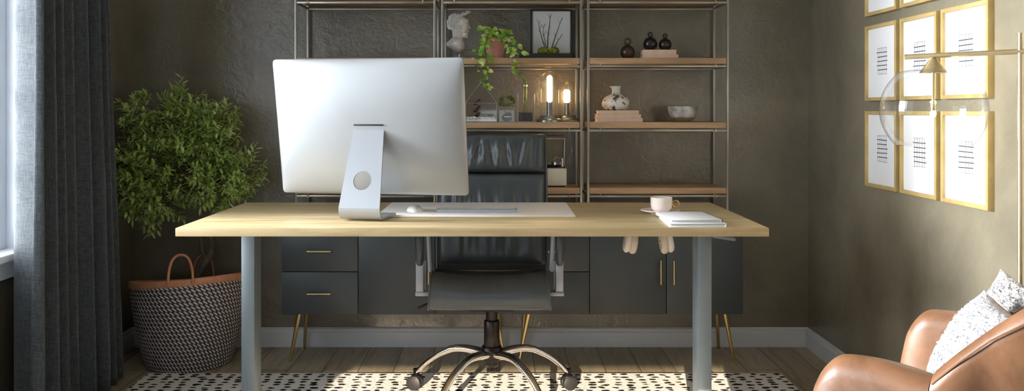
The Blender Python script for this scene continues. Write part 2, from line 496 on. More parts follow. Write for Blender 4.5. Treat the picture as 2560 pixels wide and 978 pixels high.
def window(name, y0, y1):
    z0, z1 = WZ
    w = bpy.data.objects.new(name, None); C.objects.link(w); w['kind'] = 'structure'
    w.location = (XL, (y0+y1)/2, z0)
    L0 = Vector(w.location)
    def pt(nm, bm, m, parent=w):
        bmesh.ops.translate(bm, vec=-L0, verts=bm.verts)
        return obj(nm, bm, m, parent, False)
    bm = BM()      # jamb lining inside the opening
    xa, xb = XL-TH, XL
    bx(xa, xb, y0, y0+0.012, z0, z1, bm=bm); bx(xa, xb, y1-0.012, y1, z0, z1, bm=bm); bx(xa, xb, y0, y1, z1-0.012, z1, bm=bm)
    pt('window_jamb', bm, M['window_white'])
    bm = BM()      # casing on the wall
    bx(XL, XL+0.02, y0-0.09, y0+0.004, z0-0.01, z1+0.09, 0.003, bm); bx(XL, XL+0.02, y1-0.004, y1+0.09, z0-0.01, z1+0.09, 0.003, bm)
    bx(XL, XL+0.022, y0-0.09, y1+0.09, z1-0.004, z1+0.09, 0.003, bm)
    pt('window_casing', bm, M['window_white'])
    bm = bx(xa, XL+0.05, y0-0.11, y1+0.11, z0-0.012, z0+0.014, 0.004)
    pt('window_sill', bm, M['window_white'])
    bm = bx(XL, XL+0.018, y0-0.09, y1+0.09, z0-0.078, z0-0.012, 0.003)
    pt('apron', bm, M['window_white'])
    # sashes
    ym = (y0+y1)/2
    sx0, sx1 = XL-0.075, XL-0.04
    bm = BM()
    for (a, b) in ((y0+0.012, ym), (ym, y1-0.012)):
        bx(sx0, sx1, a, a+0.045, z0+0.014, z1-0.012, 0.003, bm); bx(sx0, sx1, b-0.045, b, z0+0.014, z1-0.012, 0.003, bm)
        bx(sx0+0.0012, sx1-0.0012, a+0.002, b-0.002, z0+0.0145, z0+0.06, 0.003, bm); bx(sx0+0.0012, sx1-0.0012, a+0.002, b-0.002, z1-0.06, z1-0.0125, 0.003, bm)
    pt('window_frame', bm, M['window_white'])
    bm = BM()
    for (a, b) in ((y0+0.012, ym), (ym, y1-0.012)):
        for z in (0.914, 1.172, 1.432, 1.692, 1.95):
            bx(sx0+0.006, sx1-0.006, a+0.04, b-0.04, z-0.008, z+0.008, bm=bm)
        for k in (1, 2, 3):
            yy = a+(b-a)*k/4
            bx(sx0+0.0075, sx1-0.0075, yy-0.008, yy+0.008, z0+0.05, z1-0.05, bm=bm)
    pt('glazing_bar', bm, M['window_white'])
    bm = bx(sx0+0.015, sx0+0.019, y0+0.03, y1-0.03, z0+0.03, z1-0.03)
    pt('window_pane', bm, M['pane'])
window('window_1', *W1)
# unseen pier outside, added to stop sun leaking in through the window
struct('sun_blocker', bx(-2.42, XL-TH, 0.84, 0.96, 0.0, 2.6), M['trim'])
# unseen slot window in the front wall, added so sun reaches the floor
w = bpy.data.objects.new('sun_slot', None); C.objects.link(w); w['kind'] = 'structure'; w.location = ((FO[0]+FO[1])/2, YF, 0)
bm = BM(); xs = [FO[0], (FO[0]*2+FO[1])/3, (FO[0]+2*FO[1])/3, FO[1]]
for x in (xs[0], xs[3]): bx(x-0.02, x+0.02, YF-0.09, YF-0.04, FZ[0], FZ[1], bm=bm)
bx(FO[0], FO[1], YF-0.09, YF-0.04, FZ[0], FZ[0]+0.04, bm=bm); bx(FO[0], FO[1], YF-0.09, YF-0.04, FZ[1]-0.02, FZ[1], bm=bm)
bmesh.ops.translate(bm, vec=-Vector(w.location), verts=bm.verts); obj('window_frame', bm, M['window_white'], w, False)
bm = bx(FO[0], FO[1], YF-0.067, YF-0.063, FZ[0], FZ[1])
bmesh.ops.translate(bm, vec=-Vector(w.location), verts=bm.verts); obj('window_pane', bm, M['pane'], w, False)

# ------------------------------------------------------------------ rug
bm = bx(-1.467, 1.175, 0.9, 3.672, 0.0, 0.009, 0.003)
tag(obj('area_rug', bm, M['rug'], None, False), 'white woven rug with scattered black dashes under the desk', 'rug')

# ------------------------------------------------------------------ curtain
def curtain():
    bm = BM(); NS, NZ = 220, 46; zt, zb = 2.38, 0.015
    folds = 7.5; g = {}
    random.seed(4)
    for j in range(NZ+1):
        z = zt+(zb-zt)*j/NZ; f = j/NZ
        d0 = 2.935; d1 = 3.44+0.155*min(1, (zt-z)/2.3)**0.8
        for i in range(NS+1):
            s = i/NS
            ph = 2*PI*folds*(s+0.010*math.sin(7*s+2.0*f)+0.004*math.sin(5*f+9*s))
            amp = 0.042+0.014*math.sin(3.1*s*PI+1)+0.008*f
            x = -1.585+amp*math.sin(ph)+0.006*math.sin(2.3*ph+1.5*f)+0.02*s*f
            y = d0+(d1-d0)*s+0.012*math.cos(ph)*(1 if s > 0.03 else 0)+0.004*math.sin(4*f+s*11)
            g[i, j] = bm.verts.new((x, y, z+(0.004*math.sin(ph) if j == NZ else 0)))
    for i in range(NS):
        for j in range(NZ): bm.faces.new((g[i, j], g[i+1, j], g[i+1, j+1], g[i, j+1]))
    return bm
root = thing('curtain', 'full-length grey blue linen curtain in deep folds beside the window', 'curtain', (-1.585, 3.25, 0))
o = obj('drape', curtain(), M['linen'], root, True, None, False)
for v in o.data.vertices: v.co -= Vector(root.location)
md = o.modifiers.new('s', 'SOLIDIFY'); md.thickness = 0.003

# ------------------------------------------------------------------ credenzas
def credenza(x0, x1, drawer_left, label):
    y0, y1, z0, z1 = 3.83, 4.095, 0.215, 0.597
    t = thing('credenza', label, 'cabinet', ((x0+x1)/2, (y0+y1)/2, 0), 0, 'dark low cabinets along the back wall')
    L0 = Vector(t.location)
    def pt(nm, bm, m, parent=t, sm=True):
        bmesh.ops.translate(bm, vec=-L0, verts=bm.verts)
        return obj(nm, bm, m, parent, sm)
    bm = BM()
    bx(x0+0.0008, x1-0.0008, y0+0.02, y1-0.0008, z0, z1-0.0012, 0.002, bm)
    bx(x0, x1, y0, y1, z1-0.012, z1, 0.001, bm)
    pt('body', bm, M['cabinet'])
    w = (x1-x0)/3
    yf = y0+0.001
    def hbar(c, horiz, L):
        bm = BM(); r = 0.0042
        a = Vector((L/2, 0, 0)) if horiz else Vector((0, 0, L/2))
        c = Vector(c)
        add_tube(bm, [c-a, c+a], r, 10)
        for s in (-0.85, 0.85): add_tube(bm, [c+a*s, c+a*s+Vector((0, 0.022, 0))], r*0.8, 8)
        return bm
    gz = 0.0015
    for k in range(2):
        za, zb = (z0, 0.402) if k == 0 else (0.402, z1-0.013)
        d = pt('drawer', bx(x0+gz, x0+w-gz, y0, y0+0.019, za+gz, zb-gz, 0.0012), M['cabinet'])
        part_label(pt('handle', hbar((x0+w/2, y0-0.02, (za+zb)/2+(0.0 if k == 0 else 0.0)), True, 0.103), M['brass'], d), 'brass bar handle')
    for k in (1, 2):
        d = pt('door', bx(x0+w*k+gz, x0+w*(k+1)-gz, y0, y0+0.019, z0+gz, z1-0.013-gz, 0.0012), M['cabinet'])
        hx = x0+w*2+(-0.027 if k == 1 else 0.03)
        part_label(pt('handle', hbar((hx, y0-0.02, 0.402), False, 0.105), M['brass'], d), 'brass bar handle')
    for sx in (-1, 1):
        xe = x0 if sx < 0 else x1
        for fr in (True, False):
            if fr: a, b = (xe-sx*0.072, 3.862, z0), (xe-sx*0.03, 3.868, 0.0)
            else: a, b = (xe-sx*0.064, 4.05, z0), (xe-sx*0.045, 4.082, 0.0)
            bm = BM(); add_tube(bm, [a, b], [0.0105, 0.006], 14)
            pt('leg', bm, M['brass'])
    return t
credenza(-0.951, 0.054, True, 'dark low cabinet on brass legs, beside the woven basket')
credenza(0.056, 1.061, True, 'dark low cabinet on brass legs, beneath the hanging headphones')

# ------------------------------------------------------------------ bookcases
def bookcase(x0, x1, label):
    t = thing('bookcase', label, 'shelving unit', ((x0+x1)/2, 3.975, 0.597), 0, 'open metal and wood shelving units')
    L0 = Vector(t.location); zt = 2.1; r = 0.0052
    def pt(nm, bm, m, sm=True):
        bmesh.ops.translate(bm, vec=-L0, verts=bm.verts)
        return obj(nm, bm, m, t, sm)
    for x in (x0, x1):
        for y in (3.853, 4.095):
            pt('post', bx(x-r, x+r, y-r, y+r, 0.597, zt, 0.0012), M['post'])
    for zt_ in (0.766, 1.053, 1.335, 1.614, 1.90):
        pt('shelf', bx(x0+r+0.001, x1-r-0.001, 3.850, 4.100, zt_-0.026, zt_, 0.0015), M['shelf_wood'])
        bm = BM(); zr = zt_-0.0365
        for y in (3.853, 4.095): bx(x0, x1, y-0.004, y+0.004, zr-0.0045, zr+0.0045, 0.001, bm)
        for x in (x0, x1): bx(x-0.004, x+0.004, 3.853, 4.095, zr-0.0045, zr+0.0045, 0.001, bm)
        pt('rail', bm, M['post'])
        for x in (x0+0.052, x1-0.052):
            bm = BM()
            add_tube(bm, [(x, 3.845, zr), (x, 3.852, zr)], 0.006, 12)
            add_tube(bm, [(x, 3.853, zr), (x, 3.853, zt_-0.026)], 0.003, 8)
            pt('bolt', bm, M['post'])
    return t
bookcase(-0.892, -0.284, 'open metal framed shelving unit with wooden shelves, mostly hidden behind the monitor')
bookcase(-0.250, 0.357, 'open metal framed shelving unit holding the bust, trailing plant and glowing lamps')
bookcase(0.388, 0.998, 'open metal framed shelving unit holding round bottles, speckled jug and bowl')

# ------------------------------------------------------------------ desk
DZ = 0.749
t = thing('desk', 'long light oak desk on grey metal legs in the middle of the room', 'desk', (-0.083, 3.03, 0))
def ptd(nm, bm, m, parent=None, sm=True):
    bmesh.ops.translate(bm, vec=-Vector(t.location), verts=bm.verts)
    return obj(nm, bm, m, parent or t, sm)
ptd('tabletop', bx(-0.983, 0.817, 2.667, 3.406, DZ-0.026, DZ, 0.0018), M['desk_wood'])
for (xa, xb) in ((-0.866, -0.822), (0.665, 0.711)):
    ptd('leg', bx(xa, xb, 2.95, 3.035, 0.045, DZ-0.028, 0.002), M['grey_metal'])
    ptd('foot', bx(xa-0.015, xb+0.015, 2.72, 3.245, 0.009, 0.045, 0.004), M['grey_metal'])
    ptd('support_arm', bx(xa+0.004, xb-0.004, 2.85, 3.20, DZ-0.046, DZ-0.026, 0.002), M['grey_metal'])
ptd('crossbar', bx(-0.82, 0.664, 2.98, 3.02, DZ-0.05, DZ-0.027, 0.002), M['grey_metal'])
bm = BM(); add_box(bm, (0.733, 2.93, 0.689), (0.075, 0.12, 0.010), 0.002, Matrix.Rotation(R(9), 3, 'Y'))
add_box(bm, (0.715, 2.93, 0.708), (0.012, 0.06, 0.035), 0.001)
ptd('side_bracket', bm, M['grey_metal'])

# ------------------------------------------------------------------ monitor
t = thing('desktop_computer', 'large silver all-in-one computer seen from behind on the desk', 'computer', (-0.432, 2.95, DZ), R(-10))
tilt = Matrix.Rotation(R(11), 4, 'X')     # top leans to the camera
MC = Matrix.Translation((0, 0, 0.301)) @ tilt
bm = BM(); NX, NZ = 40, 30; W_, H_ = 0.655, 0.463
g = {}; hb = {}
def rr_pt(u, v, rc=0.012):
    x, z = u*W_/2, v*H_/2
    cx_, cz_ = W_/2-rc, H_/2-rc
    if abs(x) > cx_ and abs(z) > cz_:
        dx, dz = abs(x)-cx_, abs(z)-cz_
        m_ = max(dx, dz); l = math.hypot(dx, dz)
        if l > 0: x = math.copysign(cx_+dx*m_/l, x); z = math.copysign(cz_+dz*m_/l, z)
    return x, z
us = [-1, -0.985, -0.963]+[-0.93+1.86*i/34 for i in range(35)]+[0.963, 0.985, 1]
vs = [-1, -0.985, -0.948]+[-0.9+1.8*i/26 for i in range(27)]+[0.948, 0.985, 1]
for i, u in enumerate(us):
    for j, v in enumerate(vs):
        x, z = rr_pt(u, v)
        e = ((1-abs(u)**2.6)*(1-abs(v)**2.6))
        y = -0.006-0.040*max(0, e)**0.62*1.0
        g[i, j] = bm.verts.new((x, y, z)); hb[i, j] = bm.verts.new((x, 0.002, z))
a, b_ = len(us)-1, len(vs)-1
for i in range(a):
    for j in range(b_):
        bm.faces.new((g[i, j], g[i+1, j], g[i+1, j+1], g[i, j+1]))
        bm.faces.new((hb[i, j], hb[i, j+1], hb[i+1, j+1], hb[i+1, j]))
for i in range(a):
    bm.faces.new((g[i, 0], hb[i, 0], hb[i+1, 0], g[i+1, 0])); bm.faces.new((g[i, b_], g[i+1, b_], hb[i+1, b_], hb[i, b_]))
for j in range(b_):
    bm.faces.new((g[0, j], g[0, j+1], hb[0, j+1], hb[0, j])); bm.faces.new((g[a, j], hb[a, j], hb[a, j+1], g[a, j+1]))
bmesh.ops.transform(bm, matrix=MC, verts=bm.verts)
obj('housing', bm, M['alu'], t)
bm = BM(); add_box(bm, (0, 0.0035, 0.03), (W_-0.004, 0.003, H_-0.064), 0.001); bmesh.ops.transform(bm, matrix=MC, verts=bm.verts)
part_label(obj('screen', bm, M['screen'], t), 'dark glass screen on the side away from the camera')
# bent sheet stand
prof = []       # (y, z, halfwidth)
ytop, ztop_, ybot = -0.040, 0.305, -0.143
th = 0.007
def lerp(a, b, t_): return a+(b-a)*t_
for k in range(13):
    f = k/12; prof.append((lerp(ytop, ybot, f), lerp(ztop_, 0.044, f), lerp(0.051, 0.0685, f)))
rc = 0.040
ang0 = math.atan2(-(ybot-ytop), (ztop_-0.034))
for k in range(1, 9):
    an = PI+(PI/2)*k/8
    prof.append((ybot+rc+rc*math.cos(an)-0.001, 0.044+ (rc)*math.sin(an)+0.0, 0.0685+0.0005*k/8))
yb_, zb_ = prof[-1][0], prof[-1][1]
for k in range(1, 6): prof.append((yb_+0.14*k/5, zb_, 0.069))
bm = BM(); rows = []
for k, (y, z, hw) in enumerate(prof):
    y2, z2 = (prof[k+1][0]-prof[k-1][0], prof[k+1][1]-prof[k-1][1]) if 0 < k < len(prof)-1 else ((prof[1][0]-y, prof[1][1]-z) if k == 0 else (y-prof[k-1][0], z-prof[k-1][1]))
    l = math.hypot(y2, z2); ny, nz = -z2/l, y2/l
    # inward side (towards +y / up)
    if k <= 12: sgn = 1
    q = Vector((0, ny, nz))
    if q.y < 0 and k <= 12: q = -q
    if k > 12 and (q.y+q.z) < 0: q = -q
    o_ = Vector((0, y, z)); ins = o_+q*th
    rows.append([bm.verts.new(o_+Vector((-hw, 0, 0))), bm.verts.new(o_+Vector((hw, 0, 0))), bm.verts.new(ins+Vector((hw, 0, 0))), bm.verts.new(ins+Vector((-hw, 0, 0)))])
for A, B in zip(rows, rows[1:]):
    for k in range(4): bm.faces.new((A[k], A[(k+1) % 4], B[(k+1) % 4], B[k]))
bm.faces.new(rows[0][::-1]); bm.faces.new(rows[-1])
bmesh.ops.translate(bm, vec=(0.008, 0, 0), verts=bm.verts)
st = obj('stand', bm, M['alu_stand'], None)
cb = BM(); add_tube(cb, [(0.0, -0.20, 0.130), (0.0, 0.0, 0.130)], 0.030, 48)
bmesh.ops.translate(cb, vec=(0.008, 0, 0), verts=cb.verts)
boolean_cut(st, cb)
for f in st.data.polygons: f.use_smooth = abs(f.normal.x) < 0.3 and f.area < 0.0015 and f.center.z < 0.06
st.name = 'stand'; st.parent = t
bm = BM(); add_box(bm, (0.008, -0.034, 0.3085), (0.102, 0.036, 0.0045), 0.0015)
part_label(obj('hinge', bm, M['black_plastic'], t), 'dark hinge slot where the stand meets the housing')

# ------------------------------------------------------------------ things on the desk
bm = bx(-0.415, 0.255, 2.945, 3.385, DZ, DZ+0.0025, 0.0008)
tag(obj('desk_mat', bm, M['mat_white'], None, True, (-0.08, 3.165, DZ)), 'thin white desk mat under keyboard and mouse', 'desk mat')
MZ = DZ+0.0026
t = thing('keyboard', 'slim silver and white keyboard lying on the desk mat', 'keyboard', (-0.078, 3.10, MZ))
bm = BM()
add_prism(bm, [(-0.139, -0.057, 0), (-0.139, 0.057, 0), (-0.139, 0.057, 0.004), (-0.139, -0.052, 0.013), (-0.139, -0.057, 0.011)], (0.278, 0, 0))
obj('base', bm, M['alu_stand'], t, False)
bm = BM()
for r_ in range(5):
    y = -0.044+0.0195*r_+0.004; zt_ = 0.013-0.009*((y+0.052)/0.109)
    n_ = 14 if r_ > 0 else 9
    for k in range(n_):
        w_ = 0.266/n_; add_box(bm, (-0.133+w_*(k+0.5), y, zt_+0.0008), (w_-0.003, 0.0165, 0.002))
part_label(obj('keys', bm, M['keys'], t, False), 'rows of white keys')
t = thing('computer_mouse', 'small white wireless mouse on the desk mat beside the monitor stand', 'mouse', (-0.298, 3.10, MZ), R(8))
bm = BM()
vsx = add_ball(bm, (0, 0, 0), (0.029, 0.054, 0.021), 28, 18)
for v in bm.verts: v.co.z = max(0, v.co.z); 
obj('shell', bm, M['white_plastic'], t)

# cup and saucer
cx, cy = 0.553, 3.03
bm = BM(); add_lathe(bm, [(0, 0.001), (0.03, 0), (0.034, 0.003), (0.055, 0.008), (0.067, 0.013), (0.066, 0.015), (0.052, 0.0105), (0.03, 0.006), (0, 0.0055)], (0, 0, 0), 40)
tag(obj('saucer', bm, M['porcelain']), 'pale pink saucer under the coffee cup', 'saucer').location = (cx, cy, DZ)
t = thing('coffee_cup', 'pale pink coffee cup with ring handle standing on the saucer', 'cup', (cx+0.004, cy, DZ+0.0062))
bm = BM(); add_lathe(bm, [(0, 0.0), (0.021, 0), (0.025, 0.003), (0.034, 0.012), (0.0365, 0.024), (0.0372, 0.050), (0.0360, 0.0515), (0.0345, 0.050), (0.0335, 0.024), (0.028, 0.010), (0, 0.007)], (0, 0, 0), 44)
obj('bowl', bm, M['porcelain'], t)
bm = BM(); add_tube(bm, [(0.049+0.0115*math.cos(a*PI/12), 0, 0.028+0.0115*math.sin(a*PI/12)) for a in range(24)], 0.0026, 8, closed=True)
add_tube(bm, [(0.035, 0, 0.036), (0.042, 0, 0.037)], 0.003, 8)
part_label(obj('handle', bm, M['gold_handle'], t), 'thin tan ring handle')

def notebook(name, label, w, d, h, loc, rz, cover, band, group=None):
    t = thing(name, label, 'notebook', loc, rz, group)
    bm = BM(); add_box(bm, (0, 0, h/2), (w-0.006, d-0.006, h-0.004)); obj('pages', bm, M['paper'], t, False)
    bm = BM(); add_box(bm, (0, 0, 0.001), (w, d, 0.002), 0.0006); add_box(bm, (0, 0, h-0.001), (w, d, 0.002), 0.0006)
    add_box(bm, (w/2-0.0018 if band else -w/2+0.0018, 0, h/2), (0.0024, d-0.001, h-0.001), 0.0006)
    obj('cover', bm, cover, t)
    return t
notebook('notebook', 'white notebook lying flat at the desk edge, lower of the two', 0.172, 0.235, 0.0115, (0.610, 2.800, DZ), R(-2), M['paper'], True)
notebook('notebook', 'white notebook with dark edge, lying on top of another notebook', 0.158, 0.215, 0.0085, (0.600, 2.812, DZ+0.0116), R(3), M['paper'], True)
bm = BM(); add_box(bm, (0, 0, 0), (0.004, 0.21, 0.0088), 0.0006)
nb = [o for o in bpy.data.objects if o.name.startswith('notebook.')][0]
o = obj('edge_band', bm, M['dark_cover'], nb); o.location = (0.0805, 0, 0.0044); part_label(o, 'dark grey spine edge')

# ------------------------------------------------------------------ headphones hanging under the desk
t = thing('headphones', 'cream over-ear headphones hanging below the desk top', 'headphones', (0.568, 3.36, 0.563))
for s in (-1, 1):
    bm = BM()
    ctr = Vector((s*0.058, 0, 0.040))
    v0 = len(bm.verts)
    add_ball(bm, (0, 0, 0), (0.019, 0.036, 0.045), 24, 18)
    for v in bm.verts: v.co.x = max(-0.013, min(0.013, v.co.x*1.1))
    bmesh.ops.transform(bm, matrix=Matrix.Translation(ctr+Vector((s*0.021, 0, 0.004))) @ Matrix.Rotation(R(-s*10), 4, 'Y'), verts=bm.verts)
    cp = obj('ear_cup', bm, M['headphone'], t)
    bm = BM()
    add_tube(bm, [(0, 0.026*math.cos(a*PI/12), 0.032*math.sin(a*PI/12)) for a in range(24)], 0.0145, 12, closed=True)
    add_lathe(bm, [(0, -0.002), (0.02, -0.002), (0.02, 0.002), (0, 0.002)], (0, 0, 0), 16)
    bmesh.ops.transform(bm, matrix=Matrix.Translation(ctr) @ Matrix.Rotation(R(-s*6), 4, 'Y'), verts=bm.verts)
    obj('ear_cushion', bm, M['ear_pad'], cp)
    bm = BM(); add_tube(bm, [(s*0.080, 0, 0.045), (s*0.084, 0, 0.075), (s*0.080, 0, 0.100)], 0.004, 8, flat=1.6)
    obj('slider', bm, M['headphone'], t)
bm = BM(); add_tube(bm, [(0.080*math.cos(a), 0, 0.098+0.055*math.sin(a)) for a in [PI*k/20 for k in range(21)]], 0.0055, 10, flat=1.0)
obj('headband', bm, M['headphone'], t)
bm = BM(); add_tube(bm, [(0, 0, 0.720-0.7229), (0, 0, -0.028), (0, -0.014, -0.034), (0, -0.022, -0.026)], 0.0028, 8)
add_box(bm, (0, 0, -0.0015), (0.03, 0.03, 0.003), 0.0008)
tag(obj('hook', bm, M['post'], None, True), 'small metal hook under the desk top carrying the headphones', 'hook').location = (0.568, 3.368, 0.7229)
bpy.data.objects['hook'].location = (0.568, 3.368, 0.7229)

# ------------------------------------------------------------------ office chair
HX, HY = -0.030, 3.36
t = thing('office_chair', 'black leather executive office chair tucked behind the desk', 'chair', (HX, HY, 0.009), 0)
def star(k): return R(90+72*k)
for k in range(5):
    a = star(k); u = Vector((math.cos(a), math.sin(a), 0))
    bm = BM(); pts, rad = [], []
    for f in [i/12 for i in range(13)]:
        r_ = 0.028+0.282*f
        z = 0.167+0.012*math.sin(PI*min(1, f*1.6))-0.098*max(0, (f-0.38)/0.62)**2.1
        pts.append(u*r_+Vector((0, 0, z))); rad.append(0.0215-0.009*f)
    add_tube(bm, pts, rad, 14, flat=0.75, up=(0, 0, 1))
    leg = obj('base_leg', bm, M['chrome'], t)
    e = u*0.312
    bm = BM(); s_ = Vector((-u.y, u.x, 0))
    for s in (-1, 1):
        c_ = e+s_*(0.013*s)+Vector((0, 0, 0.0285))+u*0.006
        add_tube(bm, [c_-s_*0.010, c_-s_*0.008, c_+s_*0.008, c_+s_*0.010], [0.024, 0.0285, 0.0285, 0.024], 24)
    add_ball(bm, e+Vector((0, 0, 0.046)), (0.022, 0.022, 0.020), 16, 10)
    add_tube(bm, [e+Vector((0, 0, 0.05)), e+Vector((0, 0, 0.082))], 0.013, 14)
    obj('caster', bm, M['black_plastic'], leg)
bm = BM(); add_lathe(bm, [(0, 0.145), (0.038, 0.145), (0.043, 0.152), (0.043, 0.185), (0.036, 0.197), (0.030, 0.199), (0, 0.199)], (0, 0, 0), 32)
obj('hub', bm, M['column_metal'], t)
bm = BM(); add_lathe(bm, [(0, 0.118), (0.02, 0.118), (0.028, 0.128), (0.028, 0.19), (0.030, 0.20), (0.0295, 0.292), (0.027, 0.296), (0.022, 0.298), (0.022, 0.36), (0, 0.36)], (0, 0, 0), 32)
obj('gas_column', bm, M['column_metal'], t)
bm = BM(); add_box(bm, (0, -0.02, 0.372), (0.17, 0.22, 0.035), 0.008); obj('tilt_mechanism', bm, M['black_plastic'], t)
bm = BM(); add_tube(bm, [(-0.05, -0.03, 0.372), (-0.18, -0.10, 0.372), (-0.232, -0.14, 0.378)], 0.005, 8); add_box(bm, (-0.247, -0.15, 0.383), (0.045, 0.02, 0.008), 0.003, Matrix.Rotation(R(-25), 3, 'Y'))
obj('lever', bm, M['black_plastic'], t)
# seat: waterfall profile swept across
prof = [(0.20, 0.455), (0.10, 0.462), (0.0, 0.475), (-0.10, 0.493), (-0.17, 0.512), (-0.215, 0.519), (-0.245, 0.508), (-0.266, 0.484), (-0.275, 0.452), (-0.272, 0.42), (-0.258, 0.396), (-0.235, 0.386), (-0.15, 0.388), (0.0, 0.39), (0.20, 0.40)]
bm = BM(); n_ = 28; grid = []
for (y, z) in prof:
    row = []
    for i in range(n_+1):
        s = -1+2*i/n_
        sag = 0.012*(1-s*s) if z > 0.43 and y < -0.1 else (0.010*(1-s*s) if z > 0.43 else 0.0)
        wr = 0.003*math.sin(s*34+y*10)*(1 if z > 0.48 and y < -0.05 else 0)
        hw = 0.205+0.013*max(0, (0.515-z)/0.13) if y < -0.16 else 0.217
        cy_ = 0.010*(abs(s)**8)
        row.append(bm.verts.new((s*hw-0.006, y+cy_*(1 if y < -0.2 else 0), z-sag+wr)))
    grid.append(row)
for A, B in zip(grid, grid[1:]+grid[:1]):
    for i in range(n_): bm.faces.new((A[i], A[i+1], B[i+1], B[i]))
bm.faces.new([r_[0] for r_ in grid]); bm.faces.new([r_[-1] for r_ in grid][::-1])
seat = obj('seat', bm, M['black_leather'], t)
for sg in (-1, 1):
    bm = BM(); pts = []
    for (y, z) in prof[:12]:
        hw = 0.205+0.013*max(0, (0.515-z)/0.13) if y < -0.16 else 0.217
        pts.append((sg*hw-0.006, y+(0.010 if y < -0.2 else 0), z))
    add_tube(bm, pts, 0.0035, 8)
    obj('piping', bm, M['black_leather'], seat)
# back: leaning panels
def back_mtx(z): return 0.0
lean = R(10)
BMX = Matrix.Translation((-0.002, 0.205, 0.45)) @ Matrix.Rotation(-lean, 4, 'X')
def wrinkle(cs, wd, amp):
    def f(u, v):
        s = 0
        for (c0, sl, v0, v1, a_) in cs:
            if v0 < v < v1:
                k = math.sin(PI*(v-v0)/(v1-v0))
                x = u-(c0+sl*v)
                s += a_*k*math.exp(-(x/wd)**2)
        return amp*s
    return f
random.seed(11)
def mk(n, vr, amp_=1):
    o_ = []
    for k in range(n):
        c0 = -0.82+1.64*(k+0.5)/n+random.uniform(-0.03, 0.03)
        o_.append((c0, random.uniform(-0.09, 0.09), vr[0]+random.uniform(0, 0.15), vr[1]-random.uniform(0, 0.25), random.uniform(0.6, 1.2)*(1 if k % 2 else -0.8)))
    return o_
bm = BM()
add_pillow(bm, 0.438, 0.372, 0.075, 90, 40, 8, 2.4, wrinkle(mk(13, (-0.95, 0.98)), 0.05, 0.009), 0.0, BMX @ Matrix.Translation((0, 0, 0.206)))
obj('backrest', bm, M['black_leather'], t)
bm = BM()
add_pillow(bm, 0.440, 0.162, 0.085, 90, 30, 8, 2.4, wrinkle(mk(13, (-1.1, 0.98)), 0.05, 0.010), 0.0, BMX @ Matrix.Translation((0, -0.002, 0.475)))
obj('headrest', bm, M['black_leather'], t)
bm = BM(); add_box(bm, (0, 0.030, 0.275), (0.452, 0.030, 0.565), 0.012, seg=3)
for s in (-1, 1): add_tube(bm, [(s*0.222, 0.006, 0.0), (s*0.224, 0.006, 0.30), (s*0.222, 0.006, 0.552)], 0.006, 8)
bmesh.ops.transform(bm, matrix=BMX, verts=bm.verts)
obj('back_shell', bm, M['black_leather'], t)
# arms
for s in (-1, 1):
    x = s*0.252-0.006
    bm = BM()
    pts = [(x-s*0.0, 0.19, 0.695), (x, 0.0, 0.692), (x, -0.10, 0.690), (x, -0.165, 0.680), (x, -0.197, 0.655), (x, -0.205, 0.61), (x, -0.196, 0.565), (x+s*0.0, -0.18, 0.545)]
    add_tube(bm, pts, [0.018, 0.021, 0.021, 0.021, 0.021, 0.020, 0.018, 0.016], 14, flat=0.8, up=(1, 0, 0))
    arm = obj('armrest', bm, M['black_leather'], t)
    bm = BM()
    add_box(bm, (x, -0.18, 0.494), (0.029, 0.016, 0.118), 0.003)
    add_box(bm, (x-s*0.018, -0.165, 0.500), (0.006, 0.02, 0.105), 0.002)
    add_box(bm, (x+s*0.0-s*0.010, -0.18, 0.434), (0.052, 0.024, 0.014), 0.002)
    rs_bm = BM(); add_tube(rs_bm, [(x, 0.18, 0.68), (x, 0.19, 0.60), (x-s*0.01, 0.16, 0.45)], 0.011, 10)
    part_label(obj('arm_support', bm, M['alu_stand'], arm), 'polished silver arm support')
    part_label(obj('rear_support', rs_bm, M['alu_stand'], arm), 'silver rear arm strut')

# ------------------------------------------------------------------ basket and tree
BX_, BY_ = -1.363, 3.866
t = thing('woven_basket', 'navy and cream woven basket with leather rim holding the tree', 'basket', (BX_, BY_, 0))
NSEG, NV = 96, 24
def rim_z(a): return 0.366-0.040*math.sin(a)+0.018*math.cos(a)+0.006*math.cos(2*a)
def brad(a, f): return 0.178+0.067*f**0.8+0.006*math.sin(PI*f)
bm = BM(); uvl = bm.loops.layers.uv.new('UVMap'); rows = []
for j in range(NV+1):
    f = j/NV
    rows.append([bm.verts.new((brad(0, f)*math.cos(2*PI*i/NSEG), brad(0, f)*math.sin(2*PI*i/NSEG), (rim_z(2*PI*i/NSEG)-0.022)*f+0.001)) for i in range(NSEG)])
for j in range(NV):
    for i in range(NSEG):
        f_ = bm.faces.new((rows[j][i], rows[j][(i+1) % NSEG], rows[j+1][(i+1) % NSEG], rows[j+1][i]))
        for lp, (uu, vv) in zip(f_.loops, ((i, j), (i+1, j), (i+1, j+1), (i, j+1))): lp[uvl].uv = (uu/NSEG, vv/NV)
bm.faces.new(rows[0][::-1])
obj('body', bm, M['basket'], t)
bm = BM(); rows = []
for j in range(9):
    f = 1-j/8*0.9
    rows.append([bm.verts.new(((brad(0, f)-0.008)*math.cos(2*PI*i/NSEG), (brad(0, f)-0.008)*math.sin(2*PI*i/NSEG), (rim_z(2*PI*i/NSEG)-0.022)*f+0.003)) for i in range(NSEG)])
for A, B in zip(rows, rows[1:]):
    for i in range(NSEG): bm.faces.new((A[i], A[(i+1) % NSEG], B[(i+1) % NSEG], B[i]))
obj('lining', bm, M['basket_inside'], t)
bm = BM(); rows = []
